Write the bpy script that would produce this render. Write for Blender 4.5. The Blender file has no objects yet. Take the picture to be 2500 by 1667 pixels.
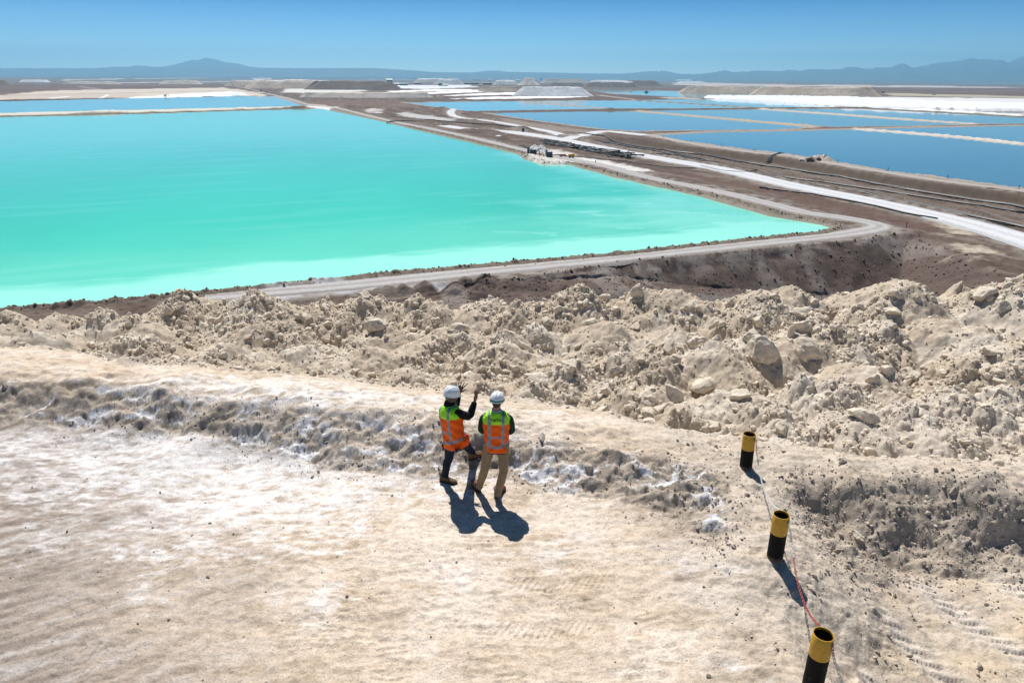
import bpy, bmesh, math, random
import numpy as np
from mathutils import Vector, Matrix, noise as mnoise
from mathutils.kdtree import KDTree
R = math.radians
random.seed(7)
rng = np.random.default_rng(11)
scene = bpy.context.scene
COL = scene.collection

# ------------------------------------------------------------------ camera
CAMZ = 6.1
PITCH, ROLL, FPX = R(21.1), R(0.39), 1667.0
_f = Vector((0, math.cos(PITCH), -math.sin(PITCH)))
_r0 = Vector((1, 0, 0)); _u0 = Vector((0, math.sin(PITCH), math.cos(PITCH)))
_r = _r0 * math.cos(ROLL) + _u0 * math.sin(ROLL)
_u = _u0 * math.cos(ROLL) - _r0 * math.sin(ROLL)
cam_d = bpy.data.cameras.new('camera'); cam = bpy.data.objects.new('camera', cam_d); COL.objects.link(cam)
cam_d.lens = 24.0; cam_d.sensor_width = 36.0; cam_d.clip_start = 0.1; cam_d.clip_end = 200000
cam.matrix_world = Matrix(((_r.x, _u.x, -_f.x, 0), (_r.y, _u.y, -_f.y, 0), (_r.z, _u.z, -_f.z, CAMZ), (0, 0, 0, 1)))
scene.camera = cam

# ------------------------------------------------------------------ light
SUN_EL, SUN_AZ = R(56.5), math.atan2(-0.26, 0.965)      # azimuth measured from +Y towards +X
sdir = Vector((math.sin(SUN_AZ) * math.cos(SUN_EL), math.cos(SUN_AZ) * math.cos(SUN_EL), math.sin(SUN_EL)))
sun_d = bpy.data.lights.new('sun', 'SUN'); sun_d.energy = 4.9; sun_d.angle = R(0.53); sun_d.color = (1.0, 0.955, 0.89)
sun = bpy.data.objects.new('sun', sun_d); COL.objects.link(sun)
sun.rotation_euler = (-sdir).to_track_quat('-Z', 'Y').to_euler(); sun.location = (0, 0, 60)

world = bpy.data.worlds.new("World"); scene.world = world; world.use_nodes = True
wt = world.node_tree; wt.nodes.clear()
wo = wt.nodes.new('ShaderNodeOutputWorld'); bg = wt.nodes.new('ShaderNodeBackground')
sky = wt.nodes.new('ShaderNodeTexSky'); sky.sky_type = 'NISHITA'; sky.sun_disc = False
sky.sun_elevation = SUN_EL; sky.sun_rotation = SUN_AZ; sky.altitude = 2300; sky.air_density = 1.0; sky.dust_density = 0.6; sky.ozone_density = 2.0
tc = wt.nodes.new('ShaderNodeTexCoord'); sx = wt.nodes.new('ShaderNodeSeparateXYZ')
wt.links.new(tc.outputs['Generated'], sx.inputs[0])
mr = wt.nodes.new('ShaderNodeMapRange'); mr.inputs['From Min'].default_value = -0.01; mr.inputs['From Max'].default_value = 0.20
wt.links.new(sx.outputs['Z'], mr.inputs['Value'])
cr = wt.nodes.new('ShaderNodeValToRGB'); wt.links.new(mr.outputs[0], cr.inputs[0])
e = cr.color_ramp.elements
e[0].position = 0.0; e[0].color = (0.74, 0.92, 1.08, 1)
e[1].position = 1.0; e[1].color = (0.13, 0.23, 0.34, 1)
for p, c in ((0.09, (0.72, 0.90, 1.05, 1)), (0.28, (0.27, 0.48, 0.69, 1)), (0.50, (0.03, 0.22, 0.46, 1)), (0.7, (0.03, 0.2, 0.42, 1))):
    k = e.new(p); k.color = c
mx = wt.nodes.new('ShaderNodeMix'); mx.data_type = 'RGBA'; mx.blend_type = 'MULTIPLY'; mx.inputs[0].default_value = 1.0
wt.links.new(sky.outputs[0], mx.inputs[6]); wt.links.new(cr.outputs[0], mx.inputs[7])
wt.links.new(mx.outputs[2], bg.inputs['Color']); bg.inputs['Strength'].default_value = 0.13
wt.links.new(bg.outputs[0], wo.inputs[0])

vs = scene.view_settings; vs.view_transform = 'Standard'; vs.look = 'None'; vs.exposure = 0.35; vs.gamma = 1.0; vs.use_curve_mapping = False
cy = scene.cycles; cy.max_bounces = 6; cy.diffuse_bounces = 3; cy.glossy_bounces = 2; cy.transparent_max_bounces = 6; cy.volume_bounces = 0
cy.use_adaptive_sampling = False; cy.use_denoising = True; cy.denoiser = 'OPENIMAGEDENOISE'; cy.denoising_input_passes = 'RGB_ALBEDO_NORMAL'; cy.denoising_prefilter = 'ACCURATE'

# ------------------------------------------------------------------ picking helpers (photo pixel -> real point on a known level)
def ray(px, py):
    return _f + _r * ((px - 1250) / FPX) + _u * ((833.5 - py) / FPX)
def G(px, py, z=0.0):
    d = ray(px, py); t = (z - CAMZ) / d.z
    return Vector((d.x * t, d.y * t, z))
def P(px, py, D):
    d = ray(px, py); t = D / d.y
    return Vector((d.x * t, D, CAMZ + d.z * t))
def poly(pts, z): return np.array([[G(x, y, z).x, G(x, y, z).y] for x, y in pts])

# ------------------------------------------------------------------ numpy noise
def _hash(ix, iy, s):
    h = (ix.astype(np.int64) * 374761393 + iy.astype(np.int64) * 668265263 + s * 974711) & 0xFFFFFFFF
    h = ((h ^ (h >> 13)) * 1274126177) & 0xFFFFFFFF
    h = ((h ^ (h >> 16)) * 2246822519) & 0xFFFFFFFF
    return ((h ^ (h >> 15)) & 0xFFFFFF) / float(0xFFFFFF)
def vnoise(x, y, s=0):
    ix = np.floor(x); iy = np.floor(y); fx = x - ix; fy = y - iy
    ix = ix.astype(np.int64); iy = iy.astype(np.int64)
    def g(dx, dy):
        a = _hash(ix + dx, iy + dy, s) * 2 * np.pi
        return np.cos(a) * (fx - dx) + np.sin(a) * (fy - dy)
    ux = fx * fx * fx * (fx * (fx * 6 - 15) + 10); uy = fy * fy * fy * (fy * (fy * 6 - 15) + 10)
    a, b, c, d = g(0, 0), g(1, 0), g(0, 1), g(1, 1)
    return 1.5 * (a + (b - a) * ux + (c - a) * uy + (a - b - c + d) * ux * uy)
def fbm(x, y, octv=4, s=0, gain=0.5):
    t = 0; a = 1.0
    for i in range(octv):
        t = t + a * vnoise(x, y, s + i * 17); x = x * 2.03 + 5.1; y = y * 2.03 - 3.7; a *= gain
    return t
def sst(x, a, b):
    t = np.clip((x - a) / (b - a), 0, 1); return t * t * (3 - 2 * t)
def lumps(x, y, cell, seed, fill=0.7, rmin=0.25, rmax=0.62, sharp=0.5):
    """height of stones of many sizes lying in a bed (0..~0.6 * cell)"""
    wx = x + 0.12 * cell * vnoise(x / cell * 2.3, y / cell * 2.3, seed + 5); wy = y + 0.12 * cell * vnoise(x / cell * 2.3 + 9, y / cell * 2.3, seed + 6)
    gx = wx / cell; gy = wy / cell; ix = np.floor(gx).astype(np.int64); iy = np.floor(gy).astype(np.int64)
    out = np.zeros_like(x)
    for dx in (-1, 0, 1):
        for dy in (-1, 0, 1):
            cx = ix + dx; cy_ = iy + dy
            px = cx + _hash(cx, cy_, seed); py = cy_ + _hash(cx, cy_, seed + 1)
            on = _hash(cx, cy_, seed + 2) < fill
            rr = rmin + (rmax - rmin) * _hash(cx, cy_, seed + 3) ** 2
            an = _hash(cx, cy_, seed + 4) * 3.14159; st = 0.6 + 0.4 * _hash(cx, cy_, seed + 7)
            ax = gx - px; ay = gy - py
            u = (ax * np.cos(an) + ay * np.sin(an)) / rr; v = (-ax * np.sin(an) + ay * np.cos(an)) / (rr * st)
            d2 = u * u + v * v
            tilt = 1 + 0.35 * (u * (_hash(cx, cy_, seed + 8) - .5) + v * (_hash(cx, cy_, seed + 9) - .5)) * 2
            h = np.where(on & (d2 < 1), rr * st * np.clip(1 - d2, 0, 1) ** sharp * tilt, 0)
            out = np.maximum(out, h)
    return out * cell
def inpoly(x, y, pg):
    c = np.zeros(x.shape, bool); n = len(pg)
    for i in range(n):
        x1, y1 = pg[i]; x2, y2 = pg[(i + 1) % n]
        if y1 == y2: continue
        m = ((y1 > y) != (y2 > y)); c ^= m & (x < (x2 - x1) * (y - y1) / (y2 - y1) + x1)
    return c
def dseg(x, y, pts, closed=False):
    d = np.full(x.shape, 1e18); n = len(pts)
    for i in range(n if closed else n - 1):
        x1, y1 = pts[i]; x2, y2 = pts[(i + 1) % n]; vx, vy = x2 - x1, y2 - y1; L = vx * vx + vy * vy + 1e-12
        t = np.clip(((x - x1) * vx + (y - y1) * vy) / L, 0, 1)
        d = np.minimum(d, (x - x1 - t * vx) ** 2 + (y - y1 - t * vy) ** 2)
    return np.sqrt(d)
def sdf(x, y, pg, pad=60.0):
    """signed distance, negative inside; far outside it stays at pad"""
    out = np.full(x.shape, float(pad))
    m = (x > pg[:, 0].min() - pad) & (x < pg[:, 0].max() + pad) & (y > pg[:, 1].min() - pad) & (y < pg[:, 1].max() + pad)
    if not m.any(): return out
    xs, ys = x[m], y[m]; d = dseg(xs, ys, pg, True)
    out[m] = np.minimum(np.where(inpoly(xs, ys, pg), -d, d), pad); return out

# ------------------------------------------------------------------ object helpers
def tag(o, label=None, cat=None, group=None, kind=None):
    if label: o['label'] = label
    if cat: o['category'] = cat
    if group: o['group'] = group
    if kind: o['kind'] = kind
    return o
def link(o, parent=None):
    COL.objects.link(o)
    if parent is not None: o.parent = parent
    return o
def empty(name, loc=(0, 0, 0), rz=0.0):
    o = bpy.data.objects.new(name, None); o.location = loc; o.rotation_euler = (0, 0, rz); o.empty_display_size = .2; COL.objects.link(o); return o
def np_mesh(name, v, f, mats=(), smooth=True, midx=None):
    """v (n,3); f (m,k) equal-sized faces"""
    me = bpy.data.meshes.new(name); v = np.asarray(v, np.float32); f = np.asarray(f, np.int32); m, k = f.shape
    me.vertices.add(len(v)); me.vertices.foreach_set('co', v.ravel())
    me.loops.add(m * k); me.loops.foreach_set('vertex_index', f.ravel())
    me.polygons.add(m); me.polygons.foreach_set('loop_start', np.arange(0, m * k, k, dtype=np.int32)); me.polygons.foreach_set('loop_total', np.full(m, k, np.int32))
    if smooth: me.polygons.foreach_set('use_smooth', np.ones(m, bool))
    if midx is not None: me.polygons.foreach_set('material_index', np.asarray(midx, np.int32))
    for mt in mats: me.materials.append(mt)
    me.update(); me.validate(); return me
def set_col(me, name, rgb):
    a = me.color_attributes.new(name, 'FLOAT_COLOR', 'POINT'); d = np.ones((len(me.vertices), 4), np.float32); d[:, :3] = rgb; a.data.foreach_set('color', d.ravel())
def set_f(me, name, val):
    a = me.attributes.new(name, 'FLOAT', 'POINT'); a.data.foreach_set('value', np.asarray(val, np.float32))
def grid_faces(nr, nc):
    i = np.arange(nr - 1)[:, None] * nc + np.arange(nc - 1)[None, :]; i = i.ravel()
    return np.stack([i, i + 1, i + nc + 1, i + nc], 1)
def mesh_obj(name, me, parent=None, loc=None):
    o = bpy.data.objects.new(name, me)
    if loc is not None: o.location = loc
    return link(o, parent)
class MB:
    """collects simple shapes into one mesh"""
    def __init__(s): s.v = []; s.f = []; s.mi = []
    def add(s, vs_, fs, mi=0):
        b = len(s.v); s.v += [tuple(p) for p in vs_]; s.f += [[b + i for i in q] for q in fs]; s.mi += [mi] * len(fs)
    def box(s, c, d, rz=0.0, mi=0, taper=1.0, M=None):
        vs_ = []
        for z in (-1, 1):
            k = taper if z > 0 else 1.0
            for x, y in ((-1, -1), (1, -1), (1, 1), (-1, 1)):
                p = Vector((x * d[0] / 2 * k, y * d[1] / 2 * k, z * d[2] / 2)); p = Matrix.Rotation(rz, 3, 'Z') @ p
                if M: p = M @ p
                vs_.append(p + Vector(c))
        s.add(vs_, [[3, 2, 1, 0], [4, 5, 6, 7], [0, 1, 5, 4], [1, 2, 6, 5], [2, 3, 7, 6], [3, 0, 4, 7]], mi)
    def tube(s, pts, rad, n=10, mi=0, caps=True):
        pts = [Vector(p) for p in pts]; rad = rad if hasattr(rad, '__len__') else [rad] * len(pts)
        rings = []; t0 = (pts[1] - pts[0]).normalized(); nx = t0.orthogonal().normalized()
        for i, p in enumerate(pts):
            t = (pts[min(i + 1, len(pts) - 1)] - pts[max(i - 1, 0)]).normalized()
            nx = (nx - t * nx.dot(t)).normalized(); ny = t.cross(nx)
            r_ = rad[i]; ra, rb = (r_ if hasattr(r_, '__len__') else (r_, r_))
            rings.append([p + nx * math.cos(a) * ra + ny * math.sin(a) * rb for a in [2 * math.pi * k / n for k in range(n)]])
        s.loft(rings, mi, caps)
    def loft(s, rings, mi=0, caps=True):
        n = len(rings[0]); vs_ = [p for r_ in rings for p in r_]; fs = []
        for i in range(len(rings) - 1):
            for k in range(n): fs.append([i * n + k, i * n + (k + 1) % n, (i + 1) * n + (k + 1) % n, (i + 1) * n + k])
        if caps: fs.append(list(range(n))[::-1]); fs.append([(len(rings) - 1) * n + k for k in range(n)])
        s.add(vs_, fs, mi)
    def ell(s, c, r_, M=None, nu=16, nv=10, mi=0):
        c = Vector(c); rings = []
        for i in range(1, nv):
            a = math.pi * i / nv; ring = []
            for k in range(nu):
                b = 2 * math.pi * k / nu; p = Vector((math.sin(a) * math.cos(b) * r_[0], math.sin(a) * math.sin(b) * r_[1], -math.cos(a) * r_[2]))
                ring.append(c + (M @ p if M else p))
            rings.append(ring)
        s.loft(rings, mi)
    def build(s, name, mats, parent=None, smooth=False, loc=None):
        me = bpy.data.meshes.new(name); me.from_pydata(s.v, [], s.f)
        for m in (mats if isinstance(mats, (list, tuple)) else [mats]): me.materials.append(m)
        me.polygons.foreach_set('material_index', s.mi)
        if smooth: me.polygons.foreach_set('use_smooth', [True] * len(s.f))
        me.update(); return mesh_obj(name, me, parent, loc)

# ------------------------------------------------------------------ materials
def nodes_mat(name):
    m = bpy.data.materials.new(name); m.use_nodes = True; nt = m.node_tree; b = nt.nodes['Principled BSDF']; return m, nt, b
def N(nt, typ, **kw):
    n = nt.nodes.new(typ)
    for k, v in kw.items():
        if k in n.inputs: n.inputs[k].default_value = v
        else: setattr(n, k, v)
    return n
def noise_tex(nt, scale, detail=4, rough=.6, coord='Object', stretch=None):
    t = N(nt, 'ShaderNodeTexCoord'); n = N(nt, 'ShaderNodeTexNoise', Scale=scale, Detail=detail, Roughness=rough)
    if stretch:
        mp = N(nt, 'ShaderNodeMapping'); mp.inputs['Scale'].default_value = stretch[:3]; mp.inputs['Rotation'].default_value = (0, 0, stretch[3])
        nt.links.new(t.outputs[coord], mp.inputs[0]); nt.links.new(mp.outputs[0], n.inputs['Vector'])
    else: nt.links.new(t.outputs[coord], n.inputs['Vector'])
    return n.outputs['Fac']
def ramp(nt, src, stops):
    c = N(nt, 'ShaderNodeValToRGB'); nt.links.new(src, c.inputs[0]); el = c.color_ramp.elements
    el[0].position, el[0].color = stops[0][0], (*stops[0][1], 1); el[1].position, el[1].color = stops[-1][0], (*stops[-1][1], 1)
    for p, q in stops[1:-1]: k = el.new(p); k.color = (*q, 1)
    return c.outputs[0]
def mul(nt, a, b, fac=1.0):
    m = N(nt, 'ShaderNodeMix', data_type='RGBA', blend_type='MULTIPLY'); m.inputs[0].default_value = fac
    nt.links.new(a, m.inputs[6]); nt.links.new(b, m.inputs[7]); return m.outputs[2]
def bump(nt, b, src, strength=.5, dist=.05, prev=None):
    n = N(nt, 'ShaderNodeBump', Strength=strength, Distance=dist); nt.links.new(src, n.inputs['Height'])
    if prev: nt.links.new(prev, n.inputs['Normal'])
    nt.links.new(n.outputs[0], b.inputs['Normal']); return n.outputs[0]
def plain(name, col, rough=.6, metal=0.0, var=.12, scale=30, bmp=0.0, bscale=60, bdist=.01):
    m, nt, b = nodes_mat(name); b.inputs['Roughness'].default_value = rough; b.inputs['Metallic'].default_value = metal
    n = noise_tex(nt, scale, 4)
    c = ramp(nt, n, [(0.3, tuple(x * (1 - var) for x in col)), (0.7, tuple(min(1, x * (1 + var)) for x in col))])
    nt.links.new(c, b.inputs['Base Color'])
    if bmp: bump(nt, b, noise_tex(nt, bscale, 3), bmp, bdist)
    return m
def earth_mat(name, attr=True, col=(.5, .4, .3), fine=(25, 6), spk=.3, bdist=.03, b2=None, rough=.95):
    """sand / soil: vertex albedo (real soil patches) times fine grain, with grain relief"""
    m, nt, b = nodes_mat(name); b.inputs['Roughness'].default_value = rough; b.inputs['Specular IOR Level'].default_value = 0.12
    if attr: a = N(nt, 'ShaderNodeVertexColor', layer_name='albedo').outputs['Color']
    else:
        a = N(nt, 'ShaderNodeRGB'); a.outputs[0].default_value = (*col, 1); a = a.outputs[0]
    n1 = noise_tex(nt, fine[0], 6, .7); c1 = ramp(nt, n1, [(.28, (1 - spk * 1.1,) * 3), (.5, (1, 1, 1)), (.75, (1 + spk * .35,) * 3)])
    n2 = noise_tex(nt, fine[1], 4, .6); c2 = ramp(nt, n2, [(.3, (1 - spk * .5, 1 - spk * .55, 1 - spk * .62)), (.6, (1.04, 1.03, 1.02))])
    nt.links.new(mul(nt, mul(nt, a, c1), c2), b.inputs['Base Color'])
    pv = bump(nt, b, n1, .6, bdist)
    if b2: bump(nt, b, n2, .6, b2, pv)
    return m
# ================================================================== FAR AND MIDDLE GROUND
ZB = -25.0                                    # level of the pond platform
WZ = ZB - 0.35                                # brine level
Zp = ZB
POND = {
 'main': [(-900, 302), (0, 285), (300, 279), (578, 270), (741, 266), (803, 265), (911, 290), (984, 308), (1128, 341), (1266, 374), (1283, 387), (1332, 400), (1378, 399), (1393, 400), (1424, 410), (1470, 421), (1500, 430), (1713, 477), (1883, 524), (2010, 545), (2040, 554), (1989, 566), (1840, 581), (1670, 598), (1500, 617), (1000, 660), (638, 696), (383, 721), (170, 740), (0, 752), (-900, 850)],
 'far_left': [(-900, 290), (0, 275), (416, 266), (741, 258), (669, 235), (596, 234.5), (361, 239), (0, 247), (-900, 268)],
 'r1': [(1601, 329), (1681, 345), (1761, 356), (1844, 367), (1929, 375), (2037, 394), (2165, 414), (2308, 434), (2500, 458), (2900, 510), (2900, 400), (2500, 352.5), (2330, 335), (2200, 324), (2085, 315), (1900, 319.6), (1750, 321.5)],
 'r1b': [(2117, 313.5), (2228, 311), (2500, 306), (2900, 300), (2900, 392), (2500, 348), (2330, 331), (2215, 321)],
 'r2a': [(1193, 276), (1250, 274.5), (1400, 272), (1550, 271.5), (1720, 286.5), (1900, 302), (1989, 309.5), (1900, 315.5), (1750, 317), (1548, 319), (1471, 314.5), (1360, 300), (1250, 285)],
 'r2b': [(1566, 270), (1700, 268), (1850, 267), (2037, 280), (2228, 294), (2380, 303), (2228, 306.5), (2037, 309), (1900, 299), (1720, 283.5)],
 'r2c': [(1872, 266), (2101, 265.5), (2292, 275), (2500, 287), (2900, 312), (2900, 296), (2500, 301), (2410, 302), (2228, 290), (2037, 276)],
 'r3a': [(984, 250), (1150, 248), (1262, 247), (1370, 256), (1484, 265), (1300, 268), (1146, 271)],
 'r3b': [(1272, 246.5), (1400, 245.5), (1540, 245.5), (1706, 255.5), (1822, 262.5), (1650, 264.5), (1496, 264.5)],
 'r3c': [(1554, 244.5), (1650, 243), (1750, 242), (1900, 250), (2060, 261), (1850, 262), (1706, 253)],
 'r5': [(1430, 219), (1500, 218.5), (1640, 222.5), (1900, 231), (2040, 237), (1900, 241), (1720, 240), (1600, 234), (1499, 229.5)],
 'r4': [(2400, 274), (2500, 275), (2900, 277), (2900, 296), (2500, 279)],
 'far_a': [(1770, 209.5), (1830, 209), (2050, 216), (2050, 217), (1830, 211.5)],
}
POND = {k: poly(v, ZB) for k, v in POND.items()}
PLAT = poly([(-1200, 1000), (-200, 850), (300, 785), (700, 752), (1000, 728), (1120, 705), (1228, 686), (1350, 668), (1500, 641), (1700, 622), (1900, 603), (2120, 583), (2180, 572), (2235, 575), (2310, 600), (2400, 645), (2500, 700), (2900, 900), (4200, 700), (3600, 300), (2500, 215), (1250, 205), (0, 205), (-1400, 240)], ZB)
CORR = poly([(1480, 331), (1600, 346), (1761, 368), (1929, 388), (2037, 407), (2165, 429), (2308, 451), (2500, 475), (2900, 540), (2900, 660), (2500, 568), (2308, 512), (2095, 466), (1925, 436), (1760, 398), (1600, 370), (1480, 345)], ZB)
def cat(pts, step):
    """smooth polyline through points, resampled"""
    pts = [np.array(p, float) for p in pts]; pts = [2 * pts[0] - pts[1]] + pts + [2 * pts[-1] - pts[-2]]; out = []
    for i in range(1, len(pts) - 2):
        a, b, c, d = pts[i - 1:i + 3]; n = max(2, int(np.linalg.norm(c - b) / step))
        for k in range(n):
            t = k / n; out.append(.5 * (2 * b + (c - a) * t + (2 * a - 5 * b + 4 * c - d) * t * t + (3 * b - a - 3 * c + d) * t ** 3))
    out.append(pts[-2]); return np.array(out)
ROADS = {  # name: (pixels, width m)
 'haul': ([(1250, 324), (1360, 339), (1443, 356), (1526, 372), (1637, 392), (1760, 413), (1925, 451), (2095, 485), (2308, 532), (2435, 566), (2560, 604), (2800, 690)], 11),
 'haul_b': ([(1110, 263), (1100, 276), (1121, 287), (1190, 295), (1273, 309), (1345, 322), (1372, 331)], 8),
 'haul_c': ([(1085, 307), (1140, 315), (1237, 321), (1300, 329), (1345, 336)], 12),
 'haul_d': ([(1375, 341), (1420, 331), (1470, 321), (1500, 322), (1580, 331)], 10),
 'pond': ([(542, 205), (600, 216), (650, 228), (700, 240), (759, 257), (821, 264), (911, 286), (984, 302), (1038, 312), (1164, 339), (1291, 369), (1393, 389), (1470, 404), (1585, 434), (1700, 457), (1798, 478), (1900, 503), (1968, 520), (2060, 532), (2128, 545), (2148, 555), (2095, 567), (2010, 578), (1840, 595), (1670, 613), (1500, 631), (1250, 655), (1000, 681), (808, 700), (640, 713), (500, 724)], 6.5),
 'crest': ([(1560, 326), (1600, 333.5), (1681, 350), (1761, 361.5), (1844, 373), (1929, 381.5), (2037, 400.5), (2165, 421.5), (2308, 443), (2500, 467), (2800, 508)], 5),
}
ROADP = {k: cat(poly(v[0], ZB), 3.0) for k, v in ROADS.items()}
DIKES = {'rocky': ([(1557, 270.8), (1640, 278), (1720, 285), (1900, 300.5), (1989, 308.5)], 5), 'rocky2': ([(-900, 296), (0, 280), (300, 273.5), (578, 266), (760, 261.5)], 7),
         'pale': ([(1858, 265.5), (1950, 272), (2037, 278), (2228, 292), (2388, 302.5)], 5), 'pale2': ([(2085, 314), (2200, 322), (2330, 333), (2500, 350.5), (2900, 396)], 3.5),
         'thin1': ([(1264, 246.8), (1370, 255.5), (1488, 264.8)], 4), 'thin2': ([(1548, 245), (1706, 254.3), (1830, 262.3)], 3.5)}
DIKEP = {k: (cat(poly(v[0], ZB), 6.0), v[1]) for k, v in DIKES.items()}
SOILM = [(1040, 706, 2.2, 1.5), (1109, 708, 2.4, 1.5), (1136, 696, 2.0, 1.3), (1185, 693, 2.6, 1.8), (1243, 697, 2.5, 1.5), (1308, 694, 2.7, 1.7), (1377, 699, 2.3, 1.2), (1442, 705, 2.6, 1.4), (944, 714, 2.5, 1.2), (1174, 715, 3.0, 1.7), (985, 712, 2, 1.1), (1080, 700, 1.8, 1.2), (1500, 712, 2.4, 1.3),
         (1080, 268, 9, 4.0), (1060, 271, 8, 3.4), (1020, 268, 9, 3.0), (975, 266, 9, 3), (1005, 262, 8, 2.5), (2000, 390, 3, 2.2), (1980, 392, 3, 2.0), (2020, 393, 3, 2.0)]
def ground_z(x, y, detail=True):
    """height of the flats, the pond basins, the dikes and the embankment"""
    ps = sdf(x, y, PLAT, 60)
    zl = -25.3 - 7.9 * sst(x, -6, 76) + 6.0 * sst(x, 76, 118)
    slope = 0.70 - 0.48 * sst(x, 74, 108)
    low = ZB - np.clip((ps + .0) * slope, 0, 60); z = np.where(ps > 0, np.maximum(low, zl), ZB)
    far = np.hypot(x, y)
    n1 = fbm(x / 18, y / 18, 4, 3); n2 = fbm(x / 3.1, y / 3.1, 4, 4)
    amp = 0.35 + 0 * x
    # corridor
    cs = sdf(x, y, CORR, 30); z = z - 2.3 * sst(-cs, 0.0, 4.5)
    # road flattening
    rd = np.full(x.shape, 99.0); m = (y < 1500) & (far > 40)
    for k, p in ROADP.items():
        q = p[:: 3 if k != 'pond' else 2]
        mm = m & (x > p[:, 0].min() - 20) & (x < p[:, 0].max() + 20) & (y > p[:, 1].min() - 20) & (y < p[:, 1].max() + 20)
        if mm.any(): rd[mm] = np.minimum(rd[mm], dseg(x[mm], y[mm], q) - ROADS[k][1] / 2)
    flat = sst(rd, 0.3, 3.0)
    pond = np.full(x.shape, 99.0)
    for k, pg in POND.items(): pond = np.minimum(pond, sdf(x, y, pg, 40))
    if detail:
        lm = lumps(x, y, 1.1, 31, .6)
        onsl = sst(ps, .3, 1.5) * (1 - sst(z, zl + .1, zl + .8) * 0) * (z > zl + .15)
        z = z + flat * (n1 * .45 * sst(far, 60, 160) * (1 - .85 * sst(far, 250, 520)) + n2 * .22 * (1 - .4 * onsl) + lm * .35 * (1 - onsl) * (far < 500) + .25 * onsl * lumps(x, y, 2.2, 33, .35, .1, .35) + .5 * onsl * fbm(x / 7, y / 12, 3, 35))
        # soil ridges between the roads
        rg = fbm(x / 30 + 3, y / 60, 3, 8); z = z + flat * sst(pond, 5, 14) * sst(far, 240, 330) * (1 - sst(far, 1000, 1300)) * np.clip(rg, 0, 1) * 2.6 * sst(cs, 2, 8) * sst(pond, 14, 30)
        # rocky shore ridge of the big pond
        pm = sdf(x, y, POND['main'], 12); ridge = np.exp(-((pm - 1.6) / 1.1) ** 2)
        z = z + ridge * (.45 + .5 * lumps(x, y, 1.3, 41, .8) + .15 * n2) * np.where(far < 420, 1, .6)
        for k, (p, w) in DIKEP.items():
            mm = (x > p[:, 0].min() - 20) & (x < p[:, 0].max() + 20) & (y > p[:, 1].min() - 20) & (y < p[:, 1].max() + 20)
            if mm.any():
                d = dseg(x[mm], y[mm], p[::3]); z[mm] += (.7 + .5 * (vnoise(x[mm] / 5, y[mm] / 5, 77) + .3 * vnoise(x[mm] / 2, y[mm] / 2, 78)) * ('rocky' in k)) * np.exp(-(d / (w * .5)) ** 2)
        for px, py, r_, h in SOILM:
            c = G(px, py, ZB); dd = np.hypot(x - c.x, y - c.y); mm = dd < r_ * 2.2
            if mm.any(): z[mm] = np.maximum(z[mm], z[mm] * 0 + zl[mm] * (ps[mm] > 0) + ZB * (ps[mm] <= 0) + h * (1 - (dd[mm] / r_) ** 1.3 * .9) + .35 * n2[mm])
    z = np.where(pond < 0.0, np.minimum(z, ZB) - np.clip(-pond * .45, 0, 2), np.where(pond < 1.2, z + (pond * .15 - .18) * (far < 1500), z))
    return z, ps, cs, rd, pond, n1, n2, far

els = np.concatenate([np.arange(R(28.5), R(18.2), -0.0007), np.arange(R(18.2), R(10.9), -0.00026), np.arange(R(10.9), 0.0052, -0.00062), [0.0048, 0.0044, 0.004, 0.0037, .0034, .0031, .0028, .0025, .0023]])
Rr = 31.1 / np.tan(els)
Th = np.concatenate([np.linspace(R(-75), R(-47), 40, endpoint=False), np.linspace(R(-47), R(47), 1080), np.linspace(R(47), R(75), 41)[1:]])
RR, TT = np.meshgrid(Rr, Th, indexing='ij'); X = (RR * np.sin(TT)).ravel(); Y = (RR * np.cos(TT)).ravel()
Z, ps, cs, rd, pond, n1, n2, far = ground_z(X, Y)
Z = np.where(RR.ravel() < 70, np.maximum(Z, -33.5), Z)
# soil albedo of the flats
def mixc(c, col, m): return c * (1 - m[:, None]) + np.array(col)[None, :] * m[:, None]
C = np.zeros((len(X), 3)) + np.array([.118, .086, .070])
ux, uy = 0.55, -0.83                                                  # main grain of the site runs with the haul road
al = X * ux + Y * uy; ac = -X * uy + Y * ux
st = fbm(al / 60, ac / 7, 4, 12); C = mixc(C, (.19, .155, .132), sst(st, -.1, .5) * (far < 1500))
C = mixc(C, (.085, .058, .048), sst(n1, .15, .6) * .8 * (far < 1500))
C = mixc(C, (.14, .098, .086), sst(far, 1300, 1700))
C = mixc(C, (.19, .15, .13), sst(fbm(X / 500, Y / 90, 3, 15), .1, .5) * sst(far, 1300, 1700) * .8)
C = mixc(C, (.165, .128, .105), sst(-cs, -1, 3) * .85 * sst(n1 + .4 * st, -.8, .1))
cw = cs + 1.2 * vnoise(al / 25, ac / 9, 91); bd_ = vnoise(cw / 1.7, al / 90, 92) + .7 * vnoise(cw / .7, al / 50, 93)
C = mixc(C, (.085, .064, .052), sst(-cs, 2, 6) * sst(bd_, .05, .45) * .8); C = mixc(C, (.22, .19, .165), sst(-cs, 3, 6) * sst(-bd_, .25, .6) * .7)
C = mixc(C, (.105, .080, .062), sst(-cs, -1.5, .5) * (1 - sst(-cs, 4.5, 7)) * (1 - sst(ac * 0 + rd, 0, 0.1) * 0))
C = mixc(C, (.125, .093, .080), sst(ps, 0, 1.5) * .95)
C = mixc(C, (.24, .205, .185), sst(ps, 0, 1.5) * sst(fbm(X / 9 + Y / 30, Y / 40, 3, 20), .15, .4) * .7)
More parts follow.
